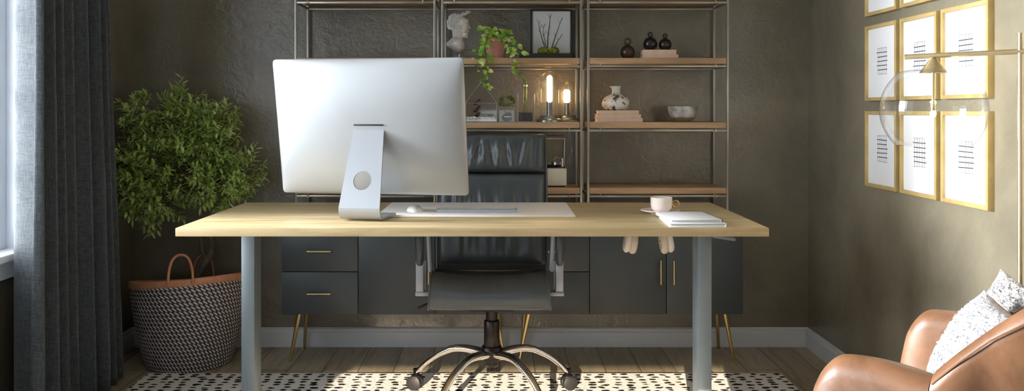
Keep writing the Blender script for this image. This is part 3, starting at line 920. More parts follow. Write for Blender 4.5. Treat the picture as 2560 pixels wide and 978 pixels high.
for (dr, dz) in ((0.001, -0.026), (0.0035, -0.024), (0.0035, 0.0), (0, 0.003), (-0.009, 0.003), (-0.011, 0.0), (-0.011, -0.026)):
    rows.append([bm.verts.new(((brad(0, 1)+dr)*math.cos(2*PI*i/NSEG), (brad(0, 1)+dr)*math.sin(2*PI*i/NSEG), rim_z(2*PI*i/NSEG)+dz)) for i in range(NSEG)])
for A, B in zip(rows, rows[1:]+rows[:1]):
    for i in range(NSEG): bm.faces.new((A[i], A[(i+1) % NSEG], B[(i+1) % NSEG], B[i]))
part_label(obj('rim', bm, M['strap'], t), 'tan leather rim band')
def handle(a0, a1):
    p0 = Vector((0.244*math.cos(a0), 0.244*math.sin(a0), rim_z(a0)-0.018)); p1 = Vector((0.244*math.cos(a1), 0.244*math.sin(a1), rim_z(a1)-0.018))
    pts = []; out = ((p0+p1)/2); out.z = 0; out.normalize()
    for k in range(25):
        th_ = PI*k/24; c = (p0+p1)/2; h = (p1-p0)/2
        pts.append(c-h*math.copysign(abs(math.cos(th_))**0.8, math.cos(th_))+Vector((0, 0, 0.125*math.sin(th_)**0.8))+out*0.01)
    bm = BM(); add_tube(bm, pts, 0.0075, 10, flat=0.75)
    return bm
part_label(obj('handle', handle(R(-90), R(-67)-0.0), M['strap'], t), 'tan leather loop handle')
part_label(obj('handle', handle(R(106), R(84)), M['strap'], t), 'tan leather loop handle')

t = thing('potted_tree', 'small bushy green tree with leaning trunk growing from the basket', 'plant', (BX_, BY_, 0.02))
T0 = Vector(t.location)
bm = BM(); add_lathe(bm, [(0, 0.0), (0.12, 0.0), (0.15, 0.20), (0.155, 0.20), (0.155, 0.21), (0.145, 0.21), (0.14, 0.19), (0, 0.19)], (0, 0, 0), 32)
obj('nursery_pot', bm, M['soil'], t)
bm = BM()
pts = [P(486, 760, 3.86), P(490, 700, 3.86), P(506, 668, 3.86), P(524, 640, 3.86), P(530, 612, 3.86), P(526, 585, 3.86), P(520, 560, 3.86), P(508, 520, 3.86), P(488, 470, 3.87), P(470, 400, 3.87)]
add_tube(bm, [p-T0 for p in pts], [0.019, 0.018, 0.016, 0.014, 0.011, 0.010, 0.009, 0.008, 0.006, 0.003], 10)
pts = [P(516, 655, 3.87), P(507, 628, 3.88), P(503, 600, 3.88), P(506, 570, 3.88), P(520, 540, 3.87), P(545, 500, 3.87), P(560, 440, 3.86)]
add_tube(bm, [p-T0 for p in pts], [0.012, 0.012, 0.010, 0.009, 0.008, 0.006, 0.003], 10)
random.seed(21)
blobs = [((462, 400), 0.195, 13), ((400, 460), 0.15, 8), ((392, 500), 0.075, 5), ((572, 440), 0.10, 5.0), ((350, 385), 0.11, 5), ((465, 325), 0.11, 7), ((530, 335), 0.11, 6), ((360, 300), 0.08, 2.5), ((540, 462), 0.095, 5), ((330, 440), 0.09, 3), ((608, 415), 0.055, 1.5), ((458, 255), 0.04, 1.2), ((385, 262), 0.05, 1)]
fol = BM(); nodes = [P(500, 500, 3.87), P(470, 420, 3.87), P(540, 460, 3.87)]
tw = bm
for ((px, py), rad_, wgt) in blobs:
    c = P(px, py, 3.85)
    add_tube(tw, [nodes[0]-T0, (nodes[0]+c)/2-T0+Vector((0, 0, 0.02)), c-T0], [0.005, 0.004, 0.002], 6)
    for k in range(int(wgt*9.5)):
        v = Vector((random.gauss(0, 1), random.gauss(0, 1), random.gauss(0, 1))).normalized()
        rr = rad_*(random.uniform(0.35, 1.0)**0.6)
        p = c+Vector((v.x*rr, v.y*min(rr, 0.19), v.z*rr))
        if p.x < -1.62: p.x = -1.62+random.random()*0.03
        if p.y > 4.05: p.y = 4.04
        d = (v+Vector((random.uniform(-.5, .5), random.uniform(-.6, .3), random.uniform(-.2, 0.9)))).normalized()
        L = random.uniform(0.05, 0.085)
        q = p+d*L
        if q.y > 4.07 or q.x < -1.665: d = Vector((abs(d.x), -abs(d.y), d.z)); q = p+d*L
        add_tube(tw, [p-d*0.03-T0, p-T0, q-T0], [0.0014, 0.0012, 0.0006], 4)
        nl = random.randint(8, 11)
        for m_ in range(nl):
            f = (m_+0.5)/nl
            base = p+d*(L*f)-T0
            an = m_*2.4+random.uniform(-.4, .4)
            a1 = d.orthogonal().normalized(); a2 = d.cross(a1)
            sd = a1*math.cos(an)+a2*math.sin(an)
            ld = (d*0.75+sd*0.85).normalized()
            add_leaf(fol, base, ld, (Vector((0, -0.3, 1))+sd*0.3), random.uniform(0.030, 0.044), random.uniform(0.0105, 0.0145), 0.15)
obj('trunk', tw, M['bark'], t)
part_label(obj('foliage', fol, M['leaf'], t, True, None, False), 'dense crown of small pointed green leaves')

# ------------------------------------------------------------------ shelf: bust
S1, S2, S3 = 1.3352, 1.0532, 0.7662
def remeshed(name, bm, m, parent, vox, smooth_it=3):
    me = bpy.data.meshes.new(name); bm.to_mesh(me); bm.free()
    o = bpy.data.objects.new(name, me); C.objects.link(o)
    r_ = o.modifiers.new('r', 'REMESH'); r_.mode = 'VOXEL'; r_.voxel_size = vox; r_.use_smooth_shade = True
    s_ = o.modifiers.new('s', 'SMOOTH'); s_.iterations = smooth_it; s_.factor = 0.5
    bpy.context.view_layer.update(); dg = bpy.context.evaluated_depsgraph_get()
    nm = bpy.data.meshes.new_from_object(o.evaluated_get(dg)); o.modifiers.clear(); o.data = nm
    nm.materials.clear(); nm.materials.append(m)
    for p in nm.polygons: p.use_smooth = True
    if parent: o.parent = parent
    return o
t = thing('bust_sculpture', 'white plaster classical head bust on a thin rod stand', 'sculpture', (-0.182, 3.95, S1))
bm = BM()
# profile faces +X; k = metres per pixel
k = 3.95/F
def q(px, py, y=0): return Vector(((px-1149)*k, y, (147-py)*k))
add_ball(bm, q(1141, 56), (0.038, 0.034, 0.040), 24, 16)              # cranium
add_ball(bm, q(1152, 60), (0.034, 0.028, 0.038), 24, 16)
add_ball(bm, q(1160, 66), (0.024, 0.024, 0.036), 20, 14)              # face
add_ball(bm, q(1163, 86), (0.017, 0.017, 0.016), 16, 10)              # jaw
add_ball(bm, q(1168, 91), (0.0085, 0.009, 0.008), 12, 8)              # chin
add_ball(bm, q(1166, 52), (0.014, 0.019, 0.012), 12, 8)               # brow
add_tube(bm, [q(1171, 56), q(1173, 64), q(1176, 71)], [0.003, 0.0045, 0.0055], 8)  # nose
add_ball(bm, q(1170, 77), (0.0075, 0.0085, 0.004), 12, 8)             # lips
add_ball(bm, q(1169.5, 81), (0.007, 0.008, 0.004), 12, 8)
for s in (-1, 1):
    add_ball(bm, q(1146, 68, s*0.030), (0.007, 0.004, 0.011), 10, 8)  # ears
    add_ball(bm, q(1160, 76, s*0.013), (0.014, 0.010, 0.014), 12, 8)  # cheeks
    add_ball(bm, q(1167, 61, s*0.0115), (0.005, 0.006, 0.0045), 10, 8)
add_tube(bm, [q(1146, 72), q(1146, 92), q(1144, 108)], [0.026, 0.0235, 0.028], 20)   # neck
for (hy, sc_) in [(0.002*i, math.sqrt(max(0.02, 1-(0.002*i/0.047)**2.2))) for i in range(3, 24)]:
    c0 = q(1141, 109)
    pl2 = [q(*a) for a in ((1134, 92), (1124, 101), (1116, 109), (1120, 116), (1134, 123), (1147, 131), (1155, 131), (1163, 122), (1163, 108), (1158, 94))]
    add_prism(bm, [c0+(p-c0)*sc_+Vector((0, -hy, 0)) for p in pl2], (0, 2*hy, 0))
random.seed(5)
for n_ in range(110):                                                  # curls
    v = Vector((random.gauss(0, 1), random.gauss(0, 1), random.gauss(0, 1))).normalized()
    if v.x > 0.55 and v.z < 0.55: continue
    if v.z < -0.6: continue
    add_ball(bm, q(1143, 57)+Vector((v.x*0.040, v.y*0.036, v.z*0.041)), random.uniform(0.0045, 0.0075), 8, 6)
remeshed('head', bm, M['plaster'], t, 0.0013, 3)
for s in (-1, 1):
    bm = BM()
    for n_ in range(9):
        a_ = n_/8
        b0 = q(1140+28*a_, 46-12*a_+0, s*(0.036-0.022*a_))
        add_leaf(bm, b0, Vector((0.8, s*0.3*(1-a_), 0.55+0.3*math.sin(n_*2))), Vector((0, s, 0.4)), 0.022, 0.010, 0.1)
    o = obj('laurel_leaves', bm, M['plaster'], t, True, None, False); md = o.modifiers.new('s', 'SOLIDIFY'); md.thickness = 0.0015
bm = BM(); add_tube(bm, [q(1150, 135), q(1150, 147.0)+Vector((0, 0, 0.004))], 0.0035, 12); add_lathe(bm, [(0, 0), (0.035, 0), (0.035, 0.006), (0.032, 0.008), (0, 0.008)], (0.001, 0, 0), 32)
part_label(obj('stand', bm, M['chrome'], t), 'metal rod stand with round foot')

# ------------------------------------------------------------------ pothos
PX = (1238-1249)*3.95/F
t = thing('trailing_plant', 'trailing pothos with yellow green leaves in a terracotta pot', 'plant', (PX, 3.93, S1))
T0 = Vector(t.location)
bm = BM(); add_lathe(bm, [(0, 0), (0.034, 0), (0.036, 0.003), (0.046, 0.074), (0.050, 0.076), (0.052, 0.098), (0.050, 0.101), (0.046, 0.098), (0.044, 0.085), (0, 0.083)], (0, 0, 0), 36)
obj('pot', bm, M['terracotta'], t)
bm = BM(); add_lathe(bm, [(0, 0.083), (0.044, 0.083), (0.03, 0.089), (0, 0.091)], (0, 0, 0), 24); obj('soil', bm, M['soil'], t)
fol = BM(); stm = BM(); random.seed(9)
def vine(pts, n, lsz=(0.026, 0.036), spread=0.02):
    pts = [P(*p)-T0 for p in pts]
    add_tube(stm, pts, 0.0013, 6)
    tot = len(pts)-1
    for m_ in range(n):
        f = (m_+random.random()*0.6)/n*tot; i = min(int(f), tot-1); p = pts[i].lerp(pts[i+1], f-i)
        a_ = random.uniform(0, 2*PI)
        d = Vector((math.cos(a_), -abs(math.sin(a_))*0.7-0.2, random.uniform(-0.7, 0.35))).normalized()
        b0 = p+d*random.uniform(0.004, spread)
        add_tube(stm, [p, b0], 0.0008, 4)
        L = random.uniform(*lsz)
        add_leaf(fol, b0, (d+Vector((0, 0, -0.35))), Vector((random.uniform(-.5, .5), -0.9, 0.7)), L, L*0.8, 0.25, True)
top = (1238, 98, 3.93)
vine([top, (1218, 84, 3.90), (1200, 92, 3.86), (1192, 120, 3.842), (1192, 150, 3.835)], 12)
vine([top, (1216, 92, 3.87), (1213, 118, 3.845), (1217, 150, 3.83), (1213, 185, 3.83), (1216, 222, 3.83)], 40, (0.018, 0.027), 0.014)
vine([top, (1205, 100, 3.87), (1198, 140, 3.84), (1192, 185, 3.835)], 13, (0.016, 0.024))
vine([top, (1262, 84, 3.89), (1285, 98, 3.86), (1292, 125, 3.842), (1302, 138, 3.836)], 16, (0.024, 0.034))
vine([top, (1268, 92, 3.87), (1280, 125, 3.84), (1284, 160, 3.83), (1283, 188, 3.83)], 22, (0.016, 0.026), 0.013)
vine([top, (1235, 76, 3.93), (1222, 66, 3.92), (1205, 68, 3.91)], 9, (0.032, 0.042))
vine([top, (1245, 72, 3.92), (1262, 74, 3.90), (1280, 80, 3.89)], 9, (0.030, 0.040))
vine([top, (1240, 78, 3.88), (1232, 84, 3.86)], 7, (0.030, 0.038))
vine([top, (1250, 88, 3.96), (1270, 90, 3.98)], 6)
obj('stems', stm, M['succulent'], t)
obj('leaves', fol, M['pothos'], t, True, None, False)

# ------------------------------------------------------------------ framed print and moss tray
fx0, fx1 = (1326-1249)*4.02/F, (1431-1249)*4.02/F
fz1 = EYE+(275-23)*4.02/F
t = thing('framed_print', 'black framed plain grey print leaning at the back of the shelf', 'picture', ((fx0+fx1)/2, 4.03, S1))
w_, h_ = fx1-fx0, fz1-S1
bm = BM(); b_ = 0.009
add_box(bm, (-w_/2+b_/2, 0, h_/2), (b_, 0.014, h_), 0.001); add_box(bm, (w_/2-b_/2, 0, h_/2), (b_, 0.014, h_), 0.001)
add_box(bm, (0, 0, b_/2), (w_-2*b_, 0.014, b_), 0.001); add_box(bm, (0, 0, h_-b_/2), (w_-2*b_, 0.014, b_), 0.001)
obj('frame', bm, M['black_frame'], t)
bm = BM(); add_box(bm, (0, 0.002, h_/2), (w_-2*b_, 0.006, h_-2*b_)); obj('print', bm, M['print_grey'], t, False)
t = thing('moss_tray', 'black tray planter with two moss balls and bare dark twigs', 'planter', ((1366-1249)*3.95/F, 3.95, S1))
bm = BM(); w_ = 134*3.95/F; h_ = 0.024
for c_, s_ in (((0, 0, 0.002), (w_, 0.08, 0.004)), ((0, -0.038, h_/2), (w_, 0.004, h_)), ((0, 0.038, h_/2), (w_, 0.004, h_)), ((-w_/2+0.002, 0, h_/2), (0.004, 0.08, h_)), ((w_/2-0.002, 0, h_/2), (0.004, 0.08, h_))): add_box(bm, c_, s_, 0.0008)
obj('tray', bm, M['black_frame'], t)
bm = BM(); add_box(bm, (0, 0, 0.012), (w_-0.008, 0.072, 0.018)); random.seed(2)
for n_ in range(70): add_ball(bm, (random.uniform(-w_/2+0.01, w_/2-0.01), random.uniform(-0.03, 0.03), 0.021), (random.uniform(0.004, 0.008), 0.006, random.uniform(0.003, 0.006)), 8, 6)
o = obj('moss_bed', bm, M['moss'], t); o['kind'] = 'stuff'
for (px, rr) in ((1357, 0.022), (1384, 0.022)):
    bm = BM(); add_ball(bm, ((px-1366)*3.95/F, -0.008, 0.024+rr*0.55), (rr*1.15, rr, rr*0.85), 32, 20)
    for v in bm.verts: v.co += v.co.normalized()*0.0015*noise.noise(v.co*220)
    obj('moss_ball', bm, M['moss'], t)
random.seed(8)
for pl, rr in (([(1363, 120), (1354, 92), (1348, 66), (1347, 55)], 1), ([(1369, 120), (1370, 90), (1374, 60), (1376, 34)], 1.2), ([(1379, 120), (1388, 92), (1397, 66), (1406, 42)], 1.1), ([(1386, 118), (1396, 100), (1406, 85)], 0.8), ([(1366, 118), (1360, 90), (1358, 70), (1363, 58)], 0.7)):
    bm = BM(); k = 3.97/F
    pts = [Vector(((a-1366)*k, 0.004, (147-b)*k)) for a, b in pl]
    add_tube(bm, pts, [0.0022*rr*(1-0.2*i) for i in range(len(pts))], 6)
    for i in range(1, len(pts)):
        for n_ in range(2):
            p = pts[i-1].lerp(pts[i], random.random())
            add_tube(bm, [p, p+Vector((random.choice((-1, 1))*random.uniform(0.006, 0.012), random.uniform(-.006, .006), random.uniform(0.012, 0.022)))], [0.0010, 0.0005], 5)
    obj('twig', bm, M['twig'], t)

# ------------------------------------------------------------------ ring bottles and books
def ring_bottle(label, px, py0, py1, pw, d, z, m):
    k = d/F
    t = thing('ring_bottle', label, 'ornament', ((px-1249)*k, d, z), 0, 'round ring-handled bottles')
    H = (py1-py0)*k; rr = pw*k/2
    bm = BM(); zc = rr*0.90
    prof = [(0, 0), (rr*0.5, 0)]+[(rr*math.cos(a), zc+rr*math.sin(a)) for a in [R(-60+13*i) for i in range(11)]]+[(rr*0.28, zc+rr*1.0), (rr*0.26, zc+rr*1.15), (0, zc+rr*1.15)]
    add_lathe(bm, prof, (0, 0, 0), 36); obj('body', bm, m, t)
    top_ = zc+rr*1.12; rh = (H-top_)/2
    bm = BM(); add_tube(bm, [(rh*0.95*math.cos(2*PI*i/28), 0, top_+rh*0.95+rh*0.95*math.sin(2*PI*i/28)) for i in range(28)], rr*0.13, 8, closed=True)
    obj('ring_handle', bm, m, t)
    return t
ring_bottle('brown round ring-handled bottle standing directly on the shelf', 1569, 94, 146, 37, 3.95, S1, M['brown_glaze'])
def book(label, w, d, h, loc, rz, m, group, spine_front=True):
    t = thing('book', label, 'book', loc, rz, group)
    bm = BM(); add_box(bm, (0, 0.002, h/2), (w-0.008, d-0.008, h-0.004)); obj('pages', bm, M['page'], t, False)
    bm = BM(); add_box(bm, (0, 0, 0.0013), (w, d, 0.0026), 0.0008); add_box(bm, (0, 0, h-0.0013), (w, d, 0.0026), 0.0008)
    add_box(bm, (0, -d/2+0.0021, h/2), (w-0.001, 0.003, h-0.001), 0.0006)
    obj('cover', bm, m, t)
    return t
k = 3.93/F
g1 = 'pink books under the ring-handled bottles'
xb = (1645.5-1249)*k
book('pink cloth book on upper shelf, lower of two under the bottles', 88*k, 0.12, 0.0165, (xb+0.002, 3.94, S1), 0, M['pink_book'], g1)
book('pink cloth book on upper shelf, directly under two dark bottles', 83*k, 0.115, 0.0215, (xb-0.002, 3.94, S1+0.0166), 0, M['pink_book'], g1)
zb = S1+0.0166+0.0216
ring_bottle('black round ring-handled bottle, the taller one standing on pink books', 1625.5, 77, 122, 35, 3.94, zb, M['black_glaze'])
ring_bottle('dark plum round ring-handled bottle, the smaller one standing on pink books', 1663, 81, 122, 32, 3.94, zb, M['plum_glaze'])
g2 = 'pink books under the speckled jug'
book('pink book at the bottom of the three under the jug', 111*k, 0.15, 0.0175, ((1546-1249)*k, 3.94, S2), 0, M['pink_book'], g2)
book('pink book in the middle of the three under the jug', 107*k, 0.145, 0.0165, ((1544-1249)*k, 3.942, S2+0.0176), 0, M['pink_book'], g2)
book('pink book on top of its pile, directly under the speckled jug', 99*k, 0.135, 0.0175, ((1543.5-1249)*k, 3.942, S2+0.0342), 0, M['pink_book'], g2)
t = thing('ceramic_jug', 'round white speckled ceramic jug standing on pink books', 'jug', ((1541-1249)*k, 3.94, S2+0.0518))
bm = BM(); q_ = 3.94/F
add_lathe(bm, [(0, 0), (0.036, 0), (0.050, 0.006), (0.062, 0.020), (0.0640, 0.032), (0.060, 0.046), (0.048, 0.060), (0.030, 0.070), (0.019, 0.075), (0.0175, 0.083), (0.0178, 0.098), (0.021, 0.106), (0.0185, 0.106), (0.0155, 0.098), (0.0155, 0.083), (0, 0.078)], (0, 0, 0), 44)
obj('body', bm, M['jug'], t)
bm = BM(); add_lathe(bm, [(0.0195, 0.078), (0.0183, 0.084), (0.0186, 0.098), (0.0225, 0.1075), (0.020, 0.109), (0.0165, 0.100)], (0, 0, 0), 36, False, False)
for v in bm.verts:
    if v.co.x < -0.012 and v.co.z > 0.095: v.co.x -= 0.010*(v.co.z-0.095)/0.014*max(0, (-v.co.x-0.012)/0.01)
part_label(obj('neck', bm, M['jug_rim'], t), 'pale glazed neck with small pouring lip')
t = thing('ceramic_bowl', 'grey white glazed ceramic bowl standing alone on the shelf', 'bowl', ((1707-1249)*k, 3.94, S2))
bm = BM(); add_lathe(bm, [(0.052, 0.020), (0.060, 0.035), (0.0645, 0.055), (0.065, 0.069), (0.062, 0.070), (0.060, 0.055), (0.052, 0.030), (0.03, 0.014), (0, 0.011)], (0, 0, 0), 40, False, False)
obj('bowl_wall', bm, M['bowl'], t)
bm = BM(); add_lathe(bm, [(0, 0), (0.032, 0), (0.036, 0.004), (0.046, 0.011), (0.0525, 0.0205), (0.050, 0.022), (0.028, 0.012), (0, 0.010)], (0, 0, 0), 40)
part_label(obj('foot', bm, M['bowl_foot'], t), 'bare olive brown stoneware foot')

# ------------------------------------------------------------------ terrariums
def edges_frame(bm, P_, E_, r=0.0016):
    for a, b in E_: add_tube(bm, [P_[a], P_[b]], r, 6)
def glass_faces(bm, P_, faces):
    vs_ = [bm.verts.new(p) for p in P_]
    for f in faces: bm.faces.new([vs_[i] for i in f])
def succulent(bm, c, r, n=26, up=0.6, L=0.016, W=0.006):
    for i in range(n):
        a = i*2.4; e = 0.25+1.1*i/n
        d = Vector((math.cos(a)*math.cos(e), math.sin(a)*math.cos(e), math.sin(e)))
        add_leaf(bm, Vector(c), d, Vector((0, 0, 1))-d*0.2, L*(1.15-0.5*i/n), W, -0.1)
k = 3.93/F
t = thing('house_terrarium', 'house-shaped glass terrarium with white pebbles and succulents', 'terrarium', ((1203-1249)*k, 3.93, S2))
hw, dp, ez, az = 0.070, 0.045, 0.084, 0.180
Pt = [Vector(p) for p in ((-hw, -dp, .002), (hw, -dp, .002), (hw, dp, .002), (-hw, dp, .002), (-hw, -dp, ez), (hw, -dp, ez), (hw, dp, ez), (-hw, dp, ez), (0, -dp, az), (0, dp, az))]
bm = BM(); edges_frame(bm, Pt, [(0,1),(1,2),(2,3),(3,0),(0,4),(1,5),(2,6),(3,7),(4,5),(5,6),(6,7),(7,4),(4,8),(5,8),(6,9),(7,9),(8,9)]); obj('frame', bm, M['lead'], t)
bm = BM(); glass_faces(bm, Pt, [(0,1,5,4),(1,2,6,5),(2,3,7,6),(3,0,4,7),(4,5,8),(6,7,9),(5,6,9,8),(7,4,8,9)]); obj('glass', bm, M['glass'], t, False)
bm = BM(); random.seed(3); add_box(bm, (0, 0, 0.007), (2*hw-0.006, 2*dp-0.006, 0.010))
for n_ in range(220): add_ball(bm, (random.uniform(-hw+.006, hw-.006), random.uniform(-dp+.006, dp-.006), random.uniform(0.011, 0.021)), random.uniform(0.0035, 0.0055), 8, 6)
o = obj('pebbles', bm, M['pebble'], t); o['kind'] = 'stuff'; part_label(o, 'white pebbles')
bm = BM()
for i in range(8): succulent(bm, (-0.018+0.010*math.sin(i*2.1), -0.012+0.01*math.cos(i*3), 0.022+0.0105*i), 0.01, 16, L=0.017-0.0011*i, W=0.007)
add_tube(bm, [(-0.018, -0.012, 0.01), (-0.016, -0.012, 0.10)], 0.0014, 6)
o = obj('red_succulent', bm, M['succulent_red'], t, True, None, False); part_label(o, 'dark red upright succulent')
bm = BM()
for (x, y) in ((0.025, -0.015), (0.043, 0.0), (0.012, 0.012), (0.035, 0.02)): succulent(bm, (x, y, 0.020), 0.01, 24, L=0.022, W=0.008)
o = obj('green_succulent', bm, M['succulent'], t, True, None, False); part_label(o, 'low green succulents')

t = thing('cube_terrarium', 'small glass cube terrarium with a green leafy sprig on top', 'terrarium', ((1266.5-1249)*k, 3.92, S2))
c_ = 0.033
Pt = [Vector((x, y, z)) for z in (0.002, 0.066) for (x, y) in ((-c_, -c_), (c_, -c_), (c_, c_), (-c_, c_))]
bm = BM(); edges_frame(bm, Pt, [(0,1),(1,2),(2,3),(3,0),(0,4),(1,5),(2,6),(3,7),(4,5),(5,6),(6,7),(7,4)]); obj('frame', bm, M['lead'], t)
bm = BM(); glass_faces(bm, Pt, [(0,1,5,4),(1,2,6,5),(2,3,7,6),(3,0,4,7)]); obj('glass', bm, M['glass'], t, False)
bm = BM(); add_ball(bm, (0, 0, 0.018), (0.022, 0.02, 0.016), 16, 10); add_ball(bm, (0.008, -0.008, 0.034), (0.015, 0.014, 0.009), 14, 8)
for v in bm.verts: v.co += Vector((0, 0, 1))*0.003*noise.noise(v.co*90)
obj('stone', bm, M['stone'], t)
bm = BM(); add_box(bm, (0.004, -0.024, 0.024), (0.030, 0.006, 0.004), 0.001); part_label(obj('chip', bm, M['pebble'], t), 'white stone chip')
bm = BM(); random.seed(6)
add_tube(bm, [(-0.006, 0, 0.03), (-0.006, 0, 0.07), (0.0, 0, 0.085)], 0.0012, 6)
for n_ in range(120):
    v = Vector((random.gauss(0, 1), random.gauss(0, 1), random.gauss(0, 1))).normalized()
    add_leaf(bm, Vector((0, 0, 0.092))+Vector((v.x*0.028, v.y*0.022, v.z*0.020)), v+Vector((0, 0, 0.4)), Vector((0, -.5, 1)), 0.013, 0.008, 0.2)
part_label(obj('sprig', bm, M['succulent'], t, True, None, False), 'green leafy sprig')

t = thing('glass_box_vase', 'glass box holding a test tube with a drooping green stem', 'vase', ((1315-1249)*k, 3.93, S2))
hw, dp, hz = 0.037, 0.032, 0.125
Pt = [Vector((x, y, z)) for z in (0.002, hz) for (x, y) in ((-hw, -dp), (hw, -dp), (hw, dp), (-hw, dp))]
bm = BM(); edges_frame(bm, Pt, [(0,1),(1,2),(2,3),(3,0),(0,4),(1,5),(2,6),(3,7)], 0.0013); obj('frame', bm, M['lead'], t)
bm = BM(); glass_faces(bm, Pt, [(0,1,5,4),(1,2,6,5),(2,3,7,6),(3,0,4,7)]); obj('glass', bm, M['glass'], t, False)
bm = BM(); add_box(bm, (-0.003, 0, 0.022), (0.060, 0.056, 0.040), 0.003); part_label(obj('block', bm, M['stone'], t), 'dark stone block')
bm = BM(); add_lathe(bm, [(0, 0.043), (0.008, 0.046), (0.0095, 0.055), (0.0095, 0.163), (0.0115, 0.165)], (-0.004, -0.006, 0), 20, False, False); obj('test_tube', bm, M['glass'], t)
bm = BM(); add_lathe(bm, [(0.0095, 0.157), (0.0118, 0.158), (0.0118, 0.166), (0.0095, 0.166)], (-0.004, -0.006, 0), 20, False, False); obj('tube_collar', bm, M['lead'], t)
bm = BM()
add_tube(bm, [(-0.004, -0.006, 0.055), (-0.003, -0.006, 0.11), (-0.001, -0.006, 0.165), (-0.006, -0.006, 0.19), (-0.020, -0.008, 0.212), (-0.032, -0.010, 0.216)], [0.0035, 0.0038, 0.0055, 0.0075, 0.007, 0.003], 10)
part_label(obj('stem', bm, M['succulent'], t), 'thick drooping green stem')

# ------------------------------------------------------------------ edison lamps
def lamp(label, px, base_w, dome_w, y_top, bulb, d):
    k = d/F
    t = thing('table_lamp', label, 'lamp', ((px-1249)*k, d, S2), 0, 'glass dome filament lamps')
    rb = base_w*k/2; rd = dome_w*k/2; ztop = (307-y_top)*k
    bm = BM(); add_lathe(bm, [(0, 0), (rb, 0), (rb*1.0, 0.008), (rb*0.93, 0.013), (rb*0.78, 0.016), (rb*0.74, 0.025), (rb*0.68, 0.029), (0, 0.030)], (0, 0, 0), 40); obj('base', bm, M['lamp_base'], t)
    bm = BM(); rs = rd*0.30
    zs = 0.030; zb0 = (307-bulb[1])*k; zb1 = (307-bulb[0])*k; rbu = bulb[2]*k/2
    add_lathe(bm, [(rs*1.2, zs), (rs*1.2, zs+0.006), (rs, zs+0.010), (rs, zb0), (0, zb0)], (0, 0, 0), 24, True, True); obj('socket', bm, M['lamp_base'], t)
    bm = BM(); add_lathe(bm, [(0, zb0), (rbu*0.6, zb0+0.001), (rbu, zb0+0.008), (rbu, zb1-0.010), (rbu*0.6, zb1-0.002), (0, zb1)], (0, 0, 0), 24)
    part_label(obj('bulb', bm, M['bulb'], t), 'glowing warm filament bulb')
    bm = BM(); prof = [(rd, 0.028), (rd, ztop-rd)]+[(rd*math.cos(a), ztop-rd+rd*math.sin(a)) for a in [R(15*i) for i in range(1, 6)]]+[(rd*0.12, ztop-0.001), (0.0001, ztop)]
    add_lathe(bm, prof, (0, 0, 0), 36, False, False); obj('glass_dome', bm, M['glass'], t)
    lt = bpy.data.lights.new('filament', 'POINT'); lt.energy = bulb[3]; lt.color = (1.0, 0.55, 0.2); lt.shadow_soft_size = rbu
    lo = bpy.data.objects.new('filament', lt); C.objects.link(lo); lo.location = t.location+Vector((0, 0, (zb0+zb1)/2))
lamp('taller glass dome lamp with glowing filament tube', 1374, 66, 46, 178, (190, 258, 14, 1.3), 3.92)
lamp('shorter glass dome lamp with glowing filament bulb, nearer the shelf post', 1417, 60, 36, 201, (226, 260, 17, 0.8), 4.035)

# ------------------------------------------------------------------ record player
k = 3.95/F
xc = (1376-1249)*k
t = thing('record_player', 'cream portable record player with its lid open on the lower shelf', 'record player', (xc, 3.96, S3))
w_ = 76*k; dpt = 0.15; h_ = 0.078
bm = BM(); add_box(bm, (0, 0, 0.005+h_/2), (w_, dpt, h_), 0.004, seg=3); obj('case', bm, M['cream_box'], t)
for x in (-1, 1):
    for y in (-1, 1):
        bm = BM(); add_lathe(bm, [(0, 0), (0.007, 0), (0.007, 0.006), (0, 0.006)], (x*(w_/2-0.015), y*(dpt/2-0.015), 0), 12)
        part_label(obj('rubber_foot', bm, M['black_plastic'], t), 'dark rubber foot')
bm = BM(); add_box(bm, (0, 0, 0.0845), (w_-0.012, dpt-0.012, 0.004), 0.001); part_label(obj('deck', bm, M['stone'], t), 'dark turntable deck')
bm = BM(); add_lathe(bm, [(0, 0.087), (0.050, 0.087), (0.051, 0.094), (0.02, 0.096), (0, 0.096)], (-0.012, 0, 0), 36); part_label(obj('platter', bm, M['black_glaze'], t), 'black platter and record')
bm = BM(); add_lathe(bm, [(0, 0.096), (0.013, 0.096), (0.012, 0.109), (0, 0.110)], (0.014, -0.03, 0), 18)
add_lathe(bm, [(0, 0.087), (0.009, 0.087), (0.009, 0.125), (0, 0.125)], (w_/2-0.018, -0.03, 0), 18)
add_tube(bm, [(w_/2-0.018, -0.03, 0.122), (w_/2-0.045, -0.045, 0.130), (0.012, -0.05, 0.118)], 0.003, 8)
part_label(obj('tone_arm', bm, M['chrome'], t), 'silver tone arm and knobs')
Ll = Matrix.Translation((0, dpt/2-0.002, 0.086)) @ Matrix.Rotation(R(-38), 4, 'X')
bm = BM(); lh = 0.135
add_box(bm, (0, 0.014, lh/2), (w_, 0.004, lh), 0.001)
for x in (-1, 1): add_box(bm, (x*(w_/2-0.002), 0.0, lh/2), (0.004, 0.028, lh), 0.001)
add_box(bm, (0, 0.0, lh-0.002), (w_, 0.028, 0.004), 0.001)
Ll = Matrix.Translation((0, dpt/2-0.010, 0.088)) @ Matrix.Rotation(R(18), 4, 'X')
bmesh.ops.transform(bm, matrix=Ll, verts=bm.verts)
lid = obj('lid', bm, M['cream_box'], t)
bm = BM(); add_box(bm, (0, 0.011, lh/2), (w_-0.010, 0.002, lh-0.010)); bmesh.ops.transform(bm, matrix=Ll, verts=bm.verts)
part_label(obj('lid_lining', bm, M['cream_in'], lid, False), 'olive beige lid lining')

